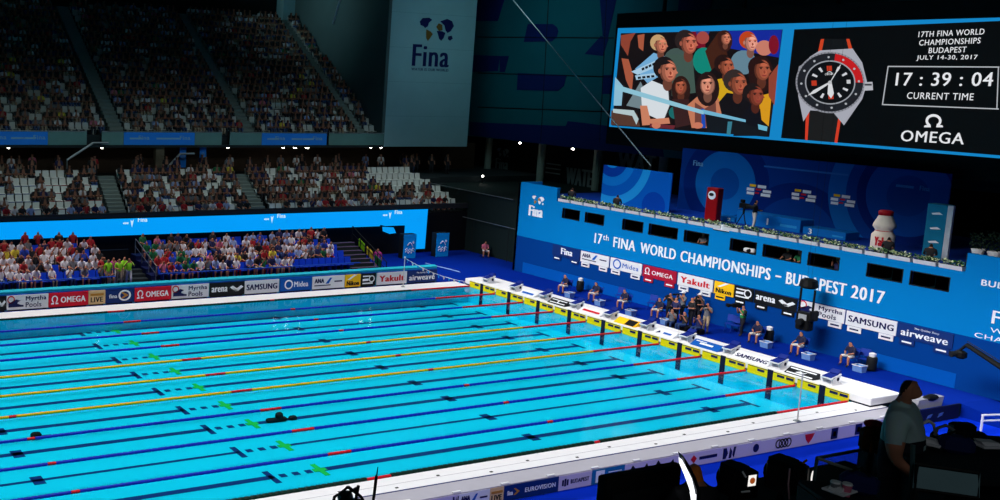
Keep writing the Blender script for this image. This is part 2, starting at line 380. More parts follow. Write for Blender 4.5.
wtext('BUDAPEST 2017', Y_(981, 286), Y_(981, 286)-3.6, 5.02, 5.3); wtext('FINA', Y_(991, 325), Y_(991, 325)-1.7, 3.4, 4.0); wtext('WORLD', Y_(990, 332), Y_(990, 332)-2.0, 2.99, 3.21, bold=0); wtext('CHAMPIONSHIPS', Y_(975, 332), Y_(975, 332)-4.3, 2.62, 2.84, bold=0)
def globe(mb, O, A, B, d=.012, ms=(0, 1, 2)):
    """the continents emblem above the federation's name"""
    O, A, B = Vector(O), Vector(A), Vector(B); n = A.cross(B).normalized()
    shp = [([(.05, .8), (.12, .95), (.3, .98), (.38, .9), (.3, .78), (.27, .62), (.2, .55), (.16, .62), (.08, .66)], 0),
           ([(.24, .5), (.36, .42), (.42, .32), (.36, .16), (.3, .02), (.25, .14), (.24, .34)], 1),
           ([(.5, .62), (.56, .78), (.66, .72), (.68, .5), (.58, .46)], 1), ([(.52, .46), (.66, .46), (.76, .4), (.72, .18), (.66, .06), (.6, .14), (.56, .32)], 0),
           ([(.6, .86), (.78, .98), (.92, .9), (.98, .7), (.9, .48), (.82, .4), (.76, .5), (.72, .7)], 2), ([(.84, .26), (.94, .3), (.97, .18), (.9, .08), (.84, .14)], 2)]
    for p, mi in shp: mb.prism(p, lambda a, b, dd: O+A*a+B*b+n*dd, d, .001, ms[mi])
navy_ink = mat('navy_ink', (14, 22, 80), .6, .05); gold_ink = mat('gold_ink', (190, 130, 50), .6, .1)
g = MB(); globe(g, (WX, 27.3, 5.0), (0, -1.25, 0), (0, 0, .62)); g.build('emblem', [white_ink, gold_ink, white_ink], cw)
wtext('Fina', 27.45, 26.1, 4.15, 4.9, bold=.05)
# emblem on the tower (faces -Y)
g = MB(); O = at(416.5, 41, y=44.5); E2 = at(453.5, 41, y=44.5); globe(g, (O.x, 44.49, O.z), (E2.x-O.x, 0, 0), (0, 0, 2.05)); g.build('emblem', [navy_ink, mat('gold_dark', (110, 80, 34), .6), navy_ink], tw)
O = at(411.5, 66, y=44.5); E2 = at(448.5, 66, y=44.5)
text(tw, 'Fina', (O.x, 44.49, O.z), (E2.x-O.x, 0, 0), (0, 0, 1.85), navy_ink, .025)
text(tw, 'WATER IS OUR WORLD', (O.x, 44.49, O.z-.36), (E2.x-O.x, 0, 0), (0, 0, .22), navy_ink, .01)
# ------------------------------------------------------------------ sponsor boards
INK = dict(white=white_ink, navy=navy_ink, red=mat('red_ink', (200, 22, 40), .6, .04), black=mat('black_ink', (16, 18, 22), .6, .05),
           blue=mat('blue_ink', (10, 90, 190), .6, .04), gold=gold_ink)
BG = dict(white=mat('board_white', (228, 230, 236), .55, .03), omega=mat('board_red', (214, 12, 46), .55, .04), wine=mat('board_wine', (170, 20, 52), .55, .04),
          navy=mat('board_navy', (12, 46, 112), .55, .04), black=mat('board_black', (16, 20, 26), .55, .08), blue=mat('board_blue', (0, 84, 176), .55, .04),
          yellow=mat('board_yellow', (250, 196, 20), .55, .04), beige=mat('board_beige', (226, 192, 140), .55, .05), lavender=mat('board_lavender', (206, 196, 226), .55, .04),
          teal=mat('board_teal', (20, 110, 170), .55, .04))
KINDS = {
 'omega': ('omega', [('O', .06, .2, .18, .62, 'white'), ('t:OMEGA', .3, .28, .63, .42, 'white', .03)]),
 'wine': ('wine', [('O', .06, .24, .16, .6, 'white'), ('t:OMEGA', .28, .3, .62, .36, 'white', .02)]),
 'yakult': ('white', [('t:Yakult', .08, .25, .84, .5, 'red', .05)]),
 'samsung': ('white', [('t:SAMSUNG', .05, .28, .9, .44, 'navy', .035)]),
 'arena': ('black', [('t:arena', .05, .3, .46, .36, 'white', .05), ('p', [(.58, .6), (.66, .72), (.78, .5), (.9, .72), (.97, .6), (.84, .34), (.76, .28), (.7, .34)], 'white'), ('p', [(.66, .42), (.74, .28), (.84, .3), (.76, .44)], 'white')]),
 'myrtha': ('white', [('p', [(.04, .18), (.04, .45), (.14, .6), (.22, .72), (.33, .62), (.26, .52), (.25, .42), (.34, .32), (.4, .3), (.4, .18)], 'navy'), ('ring', .1, .72, .09, 'red'),
                      ('t:Myrtha', .45, .5, .5, .4, 'navy', .02), ('t:Pools', .45, .12, .38, .36, 'navy', .02)]),
 'airweave': ('navy', [('t:The Quality Sleep', .3, .72, .45, .16, 'white', 0), ('t:airweave', .06, .2, .86, .44, 'white', .03)]),
 'nikon': ('yellow', [('t:Nikon', .1, .12, .8, .36, 'black', .05), ('p', [(.55, .98), (.75, .98), (.3, .6), (.15, .6)], 'white')]),
 'midea': ('white', [('t:Midea', .4, .3, .5, .4, 'blue', .01), ('ring', .22, .52, .13, 'blue')]),
 'mideablue': ('blue', [('t:Midea', .44, .3, .44, .42, 'white', .02), ('ring', .27, .52, .13, 'white')]),
 'ana': ('white', [('t:ANA', .06, .48, .3, .34, 'navy', .05), ('p', [(.4, .4), (.5, .4), (.6, .86), (.54, .86)], 'blue'), ('bar', .06, .24, .5, .08, 'navy'), ('bar', .68, .5, .24, .1, 'navy')]),
 'asahi': ('black', [('bar', .1, .74, .5, .1, 'white'), ('p', [(.1, .4), (.5, .42), (.5, .6), (.1, .58)], 'white'), ('ring', .72, .56, .2, 'white'), ('bar', .1, .16, .7, .1, 'white')]),
 'fina': ('navy', [('t:Fina', .32, .25, .42, .6, 'white', .05)]),
 'arrow': ('navy', [('t:fina', .12, .36, .28, .28, 'white', .02), ('p', [(.52, .3), (.6, .3), (.8, .52), (.6, .76), (.52, .76), (.66, .52)], 'gold'), ('ring', .66, .52, .22, 'white')]),
 'live': ('beige', [('bar', .1, .62, .8, .16, 'gold'), ('t:LIVE', .12, .16, .74, .36, 'black', .03)]),
 'eurovision': ('navy', [('t:EUROVISION', .38, .36, .56, .3, 'white', .02), ('t:fina', .06, .34, .1, .3, 'white', .03), ('p', [(.18, .3), (.21, .3), (.28, .52), (.21, .74), (.18, .74), (.23, .52)], 'gold')]),
 'budapest': ('lavender', [('t:BUDAPEST', .36, .38, .56, .28, 'navy', .01), ('bar', .1, .3, .05, .4, 'navy'), ('bar', .17, .25, .05, .52, 'navy'), ('bar', .24, .3, .05, .4, 'navy')]),
 'bluepanel': ('teal', [('bar', .12, .1, .26, .8, 'white'), ('p', [(.18, .3), (.32, .45), (.3, .7), (.2, .5)], 'blue'), ('bar', .5, .66, .4, .06, 'white'), ('bar', .5, .46, .36, .06, 'white'), ('bar', .5, .26, .3, .06, 'white')]),
 'checks': ('lavender', [('p', [(.05, .3), (.12, .85), (.22, .3)], 'black'), ('p', [(.25, .15), (.34, .85), (.4, .2)], 'black'), ('p', [(.45, .3), (.52, .9), (.6, .35)], 'black'), ('p', [(.66, .2), (.76, .8), (.8, .2)], 'black'), ('p', [(.84, .3), (.9, .9), (.96, .4)], 'black')]),
 'redmark': ('lavender', [('p', [(.1, .5), (.18, .8), (.28, .55), (.2, .2)], 'red'), ('bar', .36, .4, .56, .22, 'navy')]),
 'navymark': ('lavender', [('p', [(.1, .1), (.1, .9), (.3, .9), (.42, .5), (.3, .1)], 'navy'), ('p', [(.5, .1), (.55, .9), (.7, .6), (.66, .1)], 'navy'), ('p', [(.74, .3), (.8, .9), (.95, .9), (.85, .1)], 'navy')]),
 'disc': ('lavender', [('disc', .5, .5, .32, 'navy')]),
 'rings': ('lavender', [('ring', .2, .5, .2, 'black'), ('ring', .4, .5, .2, 'black'), ('ring', .6, .5, .2, 'black'), ('ring', .8, .5, .2, 'black')]),
 'shield': ('lavender', [('p', [(.1, .85), (.9, .85), (.7, .4), (.45, .1), (.2, .45)], 'red')]),
 'badge': ('lavender', [('p', [(.1, .1), (.1, .95), (.9, .95), (.9, .1)], 'navy'), ('bar', .3, .3, .4, .4, 'red')]),
 'blank': ('lavender', []),
}
def draw_kind(kind, parent, O, A, B, th=.05):
    """panel + its lettering as children of parent; O lower-left corner, A along, B up (local space)"""
    bg, els = KINDS[kind]; O, A, B = Vector(O), Vector(A), Vector(B); n = A.cross(B).normalized()
    MB().prism([(0, 0), (1, 0), (1, 1), (0, 1)], lambda a, b, d: O+A*a+B*b+n*d, 0, -th).build('panel', BG[bg], parent)
    draw_els(els, parent, O, A, B)
def draw_els(els, parent, O, A, B, name='lettering'):
    if not els: return
    O, A, B = Vector(O), Vector(A), Vector(B); n = A.cross(B).normalized()
    names = sorted({e[2] if e[0] == 'p' else e[4] if e[0] in ('ring', 'disc') else e[5] for e in els}); mb = MB(); asp = A.length/B.length
    fn = lambda a, b, d: O+A*a+B*b+n*d
    for e in els:
        if e[0].startswith('t:'): add_text(mb, e[0][2:], O+A*e[1]+B*e[2], A*e[3], B*e[4], names.index(e[5]), e[6])
        elif e[0] == 'p': mb.prism(e[1], fn, .012, .002, names.index(e[2]))
        elif e[0] == 'bar': mb.prism([(e[1], e[2]), (e[1]+e[3], e[2]), (e[1]+e[3], e[2]+e[4]), (e[1], e[2]+e[4])], fn, .012, .002, names.index(e[5]))
        elif e[0] == 'disc': mb.prism(ell(e[1], e[2], e[3], e[3]*1, 20), fn, .012, .002, names.index(e[4]))
        elif e[0] == 'ring':
            ry = e[3]*asp if e[3]*asp < .48 else .4; o_ = ell(e[1], e[2], e[3], ry, 20); i_ = ell(e[1], e[2], e[3]*.72, ry*.72, 20)
            for k in range(20):
                j = (k+1) % 20; mb.prism([o_[k], o_[j], i_[j], i_[k]], fn, .012, .002, names.index(e[4]))
        elif e[0] == 'O':
            x, y, w_, h_ = e[1:5]; cx = x+w_/2
            o_ = ell(cx, y+h_*.58, w_*.44, h_*.42, 20, 0, -60, 240); i_ = ell(cx, y+h_*.58, w_*.27, h_*.30, 20, 0, -60, 240); k_ = names.index(e[5])
            for k in range(20): mb.prism([o_[k], o_[k+1], i_[k+1], i_[k]], fn, .012, .002, k_)
            mb.prism([(x, y), (x+w_*.4, y), (x+w_*.4, y+h_*.22), (x, y+h_*.14)], fn, .012, .002, k_); mb.prism([(x+w_*.6, y), (x+w_, y), (x+w_, y+h_*.14), (x+w_*.6, y+h_*.22)], fn, .012, .002, k_)
    mb.build(name, [INK[q] for q in names], parent)
DESC = {'omega': 'red board with white horseshoe emblem', 'wine': 'dark red board with a white horseshoe emblem', 'yakult': 'white board with bold red lettering', 'samsung': 'white board with dark blue capitals',
        'arena': 'black board with white lettering and emblem', 'myrtha': 'white board with dark wave and red ring', 'airweave': 'dark board with slanting white lettering',
        'nikon': 'yellow board with black lettering', 'midea': 'white board with pale blue round emblem', 'mideablue': 'blue board with white round emblem', 'ana': 'white board with small navy lettering and stripe',
        'asahi': 'small black board with white signs', 'fina': 'navy board with short white word', 'arrow': 'navy board with golden arrow', 'live': 'beige board with dark capitals'}
# wall boards (facing -X): kind, y0, y1
for kind, u0, v0, u1, v1, words_ in (('fina', 553.5, 245.5, 581, 251, 2), ('ana', 581.8, 250.5, 610, 256.5, 2), ('midea', 611.5, 257, 643, 264, 2), ('wine', 644, 264.5, 677.5, 272.5, 2),
        ('yakult', 679, 273, 714, 281.5, 2), ('nikon', 715.5, 281, 735, 285.6, 1), ('asahi', 735.6, 285.6, 754.5, 290, 1), ('arena', 755.5, 290, 798, 300.5, 2), ('myrtha', 799.5, 300.5, 846, 311.5, 2),
        ('samsung', 847.5, 311.5, 898, 323, 2), ('airweave', 899.5, 323, 954.5, 335, 2)):
    y0 = at(u0, v0, x=WX).y; y1 = at(u1, v1, x=WX).y; zt, zb = 2.52, 1.8
    t = thing('sponsor_board', DESC[kind]+' fixed to the blue start wall', 'sponsor board', (WX-.06, y0, zb), 0, 'sponsor boards on the start wall')
    draw_kind(kind, t, (0, 0, 0), (0, y1-y0, 0), (0, 0, zt-zb))
    L = y0-y1
    for q in ([.05, .68] if words_ == 2 else [.1]):
        tg = MB().box(-.01, .04, -(q+.28 if words_ == 2 else .6)*L, -q*L, -.3, -.02).build('small_tag', BG[KINDS[kind][0] if kind != 'wine' else 'wine'], t)
        inkn = {'white': 'navy', 'yellow': 'black'}.get(KINDS[kind][0], 'white')
        wd = .28 if words_ == 2 else .5
        MB().box(-.016, -.01, -(q+wd-.05)*L, -(q+.05)*L, -.2, -.12).build('lettering', INK[inkn], tg)
# far side boards (facing -Y) at y = 26.5
FB = [('arena', -15, 7), ('myrtha', 7, 49), ('omega', 49, 89), ('live', 89, 106), ('arrow', 106, 135), ('omega', 135, 172), ('myrtha', 172, 209.5), ('arena', 210, 245), ('samsung', 245, 279.5), ('mideablue', 280, 312.5),
      ('ana', 312.5, 345), ('nikon', 345, 361), ('asahi', 361, 376), ('yakult', 376.5, 407), ('airweave', 407, 437)]
cnt = {}
for kind, u0, u1 in FB:
    x0 = at(u0, 284, y=26.5).x; x1 = at(u1, 276, y=26.5).x; cnt[kind] = cnt.get(kind, 0)+1
    ex = {('omega', 1): ', beside the beige board', ('omega', 2): ', beside the navy arrow board', ('myrtha', 1): ', beside black board', ('myrtha', 2): ', between red and black', ('arena', 1): ', cut by the photo edge', ('arena', 2): ', between two white boards'}.get((kind, cnt[kind]), '')
    t = thing('poolside_board', DESC[kind]+' on far pool edge'+ex, 'sponsor board', (x0, 26.5, .08), 0, 'sponsor boards along the far pool edge')
    draw_kind(kind, t, (0, 0, 0), (x1-x0-.01, 0, 0), (0, 0, .8)); MB().box(.1, x1-x0-.1, .05, .5, -.08, 0).build('foot', dark, t)
    MB().box(0, x1-x0-.01, .05, .12, .8, .86).build('top_rail', INK['blue'], t)
# near side boards (facing -Y) at y=-2.27
NB = [('blank', -60, 452, 'plain lavender'), ('navymark', 452, 459, 'lavender with navy mark'), ('ana', 459, 490, 'navy-lettered'), ('live', 490, 504, 'beige'), ('eurovision', 504, 559, 'navy with golden arrow'), ('budapest', 559, 592, 'lavender with crest bars and capitals'), ('bluepanel', 592, 625, 'teal with white square'),
      ('checks', 625, 688, 'lavender with black triangles'), ('redmark', 688, 720, 'lavender with small red diamond'), ('navymark', 722, 737, 'lavender with navy strokes'), ('disc', 752, 761, 'lavender with navy disc'), ('rings', 776, 792, 'lavender with four linked rings'),
      ('shield', 804, 816, 'lavender with red shield'), ('badge', 831, 839, 'lavender with dark badge'), ('badge', 855, 863, 'lavender with dark badge')]
xe = None; cnt = {}
def face_x(u):
    lo = at(u, 495-(u-480)*.188, y=-1.9); return lo.x
prev = None
for kind, u0, u1, d in NB:
    x0, x1 = face_x(u0), face_x(u1); x0 = max(x0, -54)
    cnt[kind] = cnt.get(kind, 0)+1
    ex = '' if cnt[kind] == 1 else ', nearer the start end'
    if prev is not None and x0-prev > .1:
        t = thing('deck_skirt', 'plain lavender skirt panel before the %s one under near deck' % d.replace('lavender with ', ''), 'panel', (prev, -1.9, -.58), 0, 'plain skirt panels'); t['label'] += ex
        MB().box(0, x0-prev-.005, 0, .02, 0, .53).build('panel', BG['lavender'], t); MB().box(0, x0-prev-.005, -.01, 0, .5, .53).build('trim', white, t)
    t = thing('deck_skirt', '%s skirt board hung under the near deck edge%s' % (d, ex), 'sponsor board', (x0, -1.9, -.58), 0, 'printed boards under the near deck')
    draw_kind(kind, t, (0, 0, 0), (x1-x0-.005, 0, 0), (0, 0, .53), .02); prev = x1
t = thing('deck_skirt', 'plain lavender skirt panel at the start corner of the near deck', 'panel', (prev, -1.9, -.58), 0, 'plain skirt panels')
MB().box(0, .9-prev, 0, .02, 0, .53).build('panel', BG['lavender'], t); MB().box(0, .9-prev, -.01, 0, .5, .53).build('trim', white, t)
# ------------------------------------------------------------------ lane ropes
def rope_seg(x0, x1, r=.06):
    mb = MB(); n = max(2, int((x1-x0)/.22)); pts = []; rs = []
    for i in range(n):
        a = x0+(x1-x0)*i/n; b = x0+(x1-x0)*(i+1)/n; q = (b-a)*.14
        pts += [(a+.001, 0, 0), (a+q, 0, 0), (b-q, 0, 0)]; rs += [r*.84, r, r]
    pts.append((x1, 0, 0)); rs.append(r*.84)
    return mb.tube(pts, rs, 6)
RC = [green_dark, blue_float, blue_float, blue_float, yellow, yellow, yellow, blue_float, blue_float, blue_float, green_dark]
RN = ['dark green']+['blue']*3+['yellow']*3+['blue']*3+['dark green']
RW = ['hugging the near pool edge', 'next to the near edge rope', 'second from the near edge rope', 'between blue and yellow neighbours', 'nearest of the three yellow ropes', 'middle of the three yellow ropes', 'far one of the three yellow ropes',
      'just beyond the three yellow ropes', 'second beyond the yellow ropes', 'last before the far edge rope', 'hugging the far pool edge']
for k in range(11):
    y = 2.5*k+(.1 if k == 0 else -.1 if k == 10 else 0)
    t = thing('lane_rope', '%s lane rope with red ends, %s' % (RN[k], RW[k]), 'lane rope', (0, y, -.01), 0, 'floating lane ropes')
    rope_seg(-4.75, -.05).build('red_end_floats', red, t, True)
    for a, b in ((-14.85, -4.75), (-24.5, -15.15), (-34.85, -25.5), (-55, -35.15)): rope_seg(a, b, .09 if k == 0 else .06).build('floats', RC[k], t, True)
    for a, b in ((-15.15, -14.85), (-35.15, -34.85)): rope_seg(a, b).build('distance_marker', red, t, True)
    rope_seg(-25.5, -24.5).build('midway_floats', red, t, True)
    MB().tube([(-.06, 0, 0), (.02, 0, .12)], .02, 5).build('anchor_hook', steel, t)
# touch pads, targets, blocks
pad_y = mat('touchpad_yellow', (244, 222, 0), .45, .05); block_blue = mat('block_blue', (10, 34, 120), .6, .1)
for k in range(10):
    y = 2.5*k+1.25; w_ = nth(k+1)
    t = thing('touch_pad', 'yellow touch pad with dark labels, %s along the start wall from near side' % w_, 'touch pad', (0, y, 0), 0, 'touch pads')
    MB().rbox(-.03, .02, -1.18, 1.18, -.07, .33, .01).build('pad', pad_y, t)
    MB().box(-.04, -.03, -.14, .14, -1.05, .38).build('target_strip', navy, t)
    MB().box(-.036, -.03, -1.16, 1.16, .3, .335).build('top_edge', black, t)
    for q in (-.95, -.5, .5): MB().box(-.04, -.03, q-.2, q+.16, .14, .26).build('label', INK['navy'], t)
def make_block():
    t = thing('starting_block', 'x', 'starting block', (0, 0, .42), 0, 'starting blocks')
    b = MB(); pr = lambda p, y0, y1: b.prism(p, lambda a, c, d: (a, d, c), y0, y1)
    pr([(.18, 0), (.75, 0), (.86, .5), (.1, .34)], -.3, -.24); b.build('side_frame', white, t)
    b = MB(); pr([(.18, 0), (.75, 0), (.86, .5), (.1, .34)], .24, .3); b.build('side_frame', white, t)
    MB().prism([(.02, .3), (.9, .48), (.9, .55), (.02, .37)], lambda a, c, d: (a, d, c), -.31, .31).build('platform', white, t)
    MB().prism([(.04, .376), (.66, .503), (.66, .512), (.04, .385)], lambda a, c, d: (a, d, c), -.27, .27).build('tread', block_blue, t)
    MB().prism([(.66, .5), (.92, .62), (.95, .72), (.9, .72), (.64, .56)], lambda a, c, d: (a, d, c), -.25, .25).build('back_wedge', block_blue, t)
    for s in (-1, 1): MB().tube([(.1, s*.33, .12), (.06, s*.34, .3), (.3, s*.34, .42)], .018, 6).build('grip', steel, t)
    MB().prism(ell(.62, .28, .1, .1, 14), lambda a, c, d: (a, d, c), -.315, -.3).build('emblem', navy, t)
    MB().rbox(.1, .95, -.36, .36, 0, .05, .015).build('base', white, t)
    return t
blk = make_block(); blk.scale = (.8, .8, .86)
for k in range(10):
    lb = 'white starting block with blue tread, %s along the platform from near side' % nth(k+1)
    if k == 0: blk.location = (.12, 1.25, .42); blk['label'] = lb
    else: dup(blk, (.12, 2.5*k+1.25, .42), 0, lb)
# small wedge signs standing on the platform between the blocks
def wedge(k, els, bg, label, wid=1.5):
    t = thing('wedge_sign', label, 'sign', (.1, 2.5*k, .42), 0, 'wedge signs between the starting blocks')
    MB().prism([(0, 0), (.5, 0), (.5, .26), (.46, .26)], lambda a, c, d: (a, d, c), -wid/2, wid/2).build('body', BG[bg], t)
    O = Vector((-.006, wid/2-.06, .012)); A = Vector((0, -wid+.12, 0)); B = Vector((.44, 0, .245)); draw_els(els, t, O, A, B)
wedge(1, [('bar', .02, .1, .96, .14, 'white'), ('bar', .02, .76, .96, .14, 'white'), ('p', [(.3, .35), (.45, .65), (.55, .45), (.68, .65), (.6, .35)], 'white')], 'black', 'black wedge sign with white edging between the two nearest starting blocks', 1.4)
wedge(2, [('t:SAMSUNG', .04, .25, .92, .5, 'navy', .03)], 'white', 'white wedge sign with navy capitals between starting blocks', 1.9)
wedge(3, [('bar', .25, .4, .5, .25, 'white'), ('bar', .05, .75, .4, .1, 'white')], 'blue', 'blue wedge sign with white bar on the start platform', 1.6)
wedge(4, [('p', [(.1, .2), (.2, .7), (.3, .4)], 'navy'), ('bar', .45, .35, .4, .25, 'blue')], 'white', 'white wedge sign with small dark wave on the start platform', 1.3)
wedge(5, [('bar', .52, .05, .46, .9, 'black')], 'yellow', 'yellow and black wedge sign on the start platform', 1.4)
wedge(6, [('bar', .1, .35, .8, .3, 'red')], 'white', 'white wedge sign with red bar on the start platform', 1.6)
wedge(7, [('bar', .05, .2, .9, .12, 'white'), ('bar', .05, .7, .9, .12, 'white'), ('bar', .47, .3, .06, .42, 'white')], 'black', 'black wedge sign with white edging on the far half of platform', 1.4)
wedge(8, [('bar', .1, .3, .8, .3, 'blue')], 'white', 'white wedge sign with blue bar next to the farthest block pair', 1.3)
# ------------------------------------------------------------------ people
skin_m = mat('skin', (176, 116, 92), .6, .12, 8); shirt_m = objcolor_mat('shirt_cloth'); shoe_m = mat('shoe', (40, 38, 40), .6)
hair_ms = [mat('hair_dark', (26, 20, 18), .7), mat('hair_brown', (70, 46, 30), .7), mat('hair_blond', (170, 130, 76), .7), mat('hair_grey', (130, 126, 122), .7), mat('hair_red_lit', (226, 120, 40), .7)]  # red-brown hair carries painted light: brightened instead of lighting the operator
pant_ms = [mat('trousers_dark', (28, 30, 40), .8), mat('trousers_denim', (44, 66, 110), .8), mat('trousers_beige', (170, 150, 124), .8), mat('trousers_red', (120, 24, 30), .8), mat('shorts_white', (226, 222, 214), .8)]
def seg_dist(p, a, b, ra, rb):
    d = b-a; t = max(0, min(1, (p-a).dot(d)/max(d.length_squared, 1e-9))); return (p-(a+d*t)).length-(ra+(rb-ra)*t)
def figure(nodes, edges, sub=1, shorts=True, hairfn=None):
    """one continuous skinned body: nodes {name: (x,y,z,r)}, edges [(a,b,zone)]; first node is the pelvis (root)"""
    names = list(nodes); idx = {n: i for i, n in enumerate(names)}
    me = bpy.data.meshes.new('fig'); me.from_pydata([nodes[n][:3] for n in names], [(idx[a], idx[b]) for a, b, z in edges], [])
    o = bpy.data.objects.new('fig', me); COL.objects.link(o); sk = o.modifiers.new('skin', 'SKIN')
    for i, n in enumerate(names):
        r = nodes[n][3]; me.skin_vertices[0].data[i].radius = (r, r)
    me.skin_vertices[0].data[0].use_root = True; sk.use_smooth_shade = True
    if sub: s2 = o.modifiers.new('sub', 'SUBSURF'); s2.levels = sub; s2.render_levels = sub
    bpy.context.view_layer.update()
    ev = o.evaluated_get(bpy.context.evaluated_depsgraph_get()); res = bpy.data.meshes.new_from_object(ev)
    bpy.data.objects.remove(o); bpy.data.meshes.remove(me)
    zone = {'skin': 0, 'shirt': 1, 'pants': 2, 'shoe': 3, 'hair': 4}; segs = [(Vector(nodes[a][:3]), Vector(nodes[b][:3]), nodes[a][3], nodes[b][3], z) for a, b, z in edges]
    res.materials.clear()
    for m_ in (skin_m, shirt_m, pant_ms[0], shoe_m, hair_ms[0]): res.materials.append(m_)
    H = Vector(nodes['head'][:3]); fr_ = Vector(nodes['face'][:3])-H
    for p in res.polygons:
        c = p.center; z = min(segs, key=lambda s: seg_dist(c, s[0], s[1], s[2], s[3]))[4]
        if z == 'skin' and (c-H).length < .19 and c.z > H.z-.08:
            q = (c-H)
            if q.z > .075 or q.dot(fr_.normalized()) < -.005: z = 'hair'
        p.material_index = zone[z]; p.use_smooth = True
    return res
def seated(lean=0, arm=0, knee=0, cap=False):
    n = {'pelvis': (0, .0, .52, .15), 'waist': (0, .02-lean*.4, .68, .135), 'chest': (0, .02-lean, .88, .15), 'neck': (0, -.0-lean*1.3, 1.05, .06), 'head': (0, -.03-lean*1.5, 1.17, .1), 'top': (0, -.02-lean*1.5, 1.25, .075), 'face': (0, -.09-lean*1.5, 1.15, .05)}
    e = [('pelvis', 'waist', 'shirt'), ('waist', 'chest', 'shirt'), ('chest', 'neck', 'skin'), ('neck', 'head', 'skin'), ('head', 'top', 'skin'), ('head', 'face', 'skin')]
    for s, q in ((-1, 'l'), (1, 'r')):
        kx = .12+knee*.08
        n[q+'sh'] = (s*.2, .02-lean, .95, .07); n[q+'el'] = (s*.25, -.06-lean, .71, .05)
        hand = [(s*.1, -.3, .66), (s*.12, -.24-lean, 1.05), (s*.2, -.36, .64)][arm]
        n[q+'wr'] = (*hand, .035); n[q+'ha'] = (hand[0]*.8, hand[1]-.07, hand[2]+(.03 if arm == 1 else -.02), .04)
        n[q+'hi'] = (s*.1, -.06, .5, .1); n[q+'kn'] = (s*kx, -.44, .53, .075); n[q+'an'] = (s*kx, -.42, .11, .045); n[q+'to'] = (s*kx, -.56, .05, .04)
        e += [('chest', q+'sh', 'shirt'), (q+'sh', q+'el', 'shirt'), (q+'el', q+'wr', 'skin'), (q+'wr', q+'ha', 'skin'), ('pelvis', q+'hi', 'pants'), (q+'hi', q+'kn', 'pants'), (q+'kn', q+'an', 'skin' if knee else 'pants'), (q+'an', q+'to', 'shoe')]
    return n, e
def standing(arm=0, stride=.0):
    n = {'pelvis': (0, 0, .95, .14), 'waist': (0, 0, 1.12, .13), 'chest': (0, .01, 1.32, .155), 'neck': (0, 0, 1.5, .06), 'head': (0, -.02, 1.62, .1), 'top': (0, -.01, 1.71, .075), 'face': (0, -.085, 1.6, .05)}
    e = [('pelvis', 'waist', 'shirt'), ('waist', 'chest', 'shirt'), ('chest', 'neck', 'skin'), ('neck', 'head', 'skin'), ('head', 'top', 'skin'), ('head', 'face', 'skin')]
    for s, q in ((-1, 'l'), (1, 'r')):
        n[q+'sh'] = (s*.2, .01, 1.4, .075)
        el, wr, ha = [((s*.27, .02, 1.12), (s*.27, -.08, .88), (s*.26, -.12, .8)), ((s*.3, -.16, 1.22), (s*.13, -.3, 1.5), (s*.08, -.3, 1.57)), ((s*.29, -.02, 1.14), (s*.16, -.28, 1.12), (s*.1, -.34, 1.14))][arm]
        n[q+'el'] = (*el, .052); n[q+'wr'] = (*wr, .036); n[q+'ha'] = (*ha, .042)
        n[q+'hi'] = (s*.1, 0, .88, .11); n[q+'kn'] = (s*.12, -.03-s*stride, .48, .075); n[q+'an'] = (s*.13, .02-s*stride, .1, .048); n[q+'to'] = (s*.14, -.13-s*stride, .045, .042)
        e += [('chest', q+'sh', 'shirt'), (q+'sh', q+'el', 'shirt'), (q+'el', q+'wr', 'skin'), (q+'wr', q+'ha', 'skin'), ('pelvis', q+'hi', 'pants'), (q+'hi', q+'kn', 'pants'), (q+'kn', q+'an', 'pants'), (q+'an', q+'to', 'shoe')]
    return n, e
SEAT = [figure(*seated(.0, 0, 0)), figure(*seated(.06, 2, 1)), figure(*seated(.1, 0, 1)), figure(*seated(.02, 1, 0))]
STAND = [figure(*standing(0)), figure(*standing(1, .08)), figure(*standing(2, .05))]
HAIRS = ['dark-haired', 'brown-haired', 'blond', 'grey-haired']
def person(me, loc, rotz, shirt, label, group=None, pants=0, hair=0, scale=1):
    o = bpy.data.objects.new('person', me); COL.objects.link(o); o.location = loc; o.rotation_euler = (0, 0, rotz); o.scale = (scale,)*3
    o.color = (*lin(shirt), 1); tag(o, label, 'person', group)
    for i, m_ in ((2, pant_ms[pants]), (4, hair_ms[hair])):
        o.material_slots[i].link = 'OBJECT'; o.material_slots[i].material = m_
    return o
SH = {'white': (228, 224, 230), 'navy': (22, 30, 84), 'red': (172, 20, 34), 'green': (10, 110, 64), 'pale blue': (150, 170, 220), 'black': (22, 22, 28), 'grey': (110, 112, 120), 'pink': (214, 110, 140), 'yellow': (222, 200, 60), 'lime': (140, 214, 20), 'magenta': (170, 40, 130), 'blue': (30, 70, 190)}
def pick(x):
    r = random.random()
    if -22.8 < x < -17.8 and r < .45: return 'green'
    if x < -24 and r < .55: return 'white'
    for c, p in (('white', .3), ('navy', .45), ('red', .58), ('pale blue', .68), ('black', .8), ('pink', .85), ('grey', .91), ('blue', .96), ('yellow', .98)):
        if r < p: return c
    return 'green'
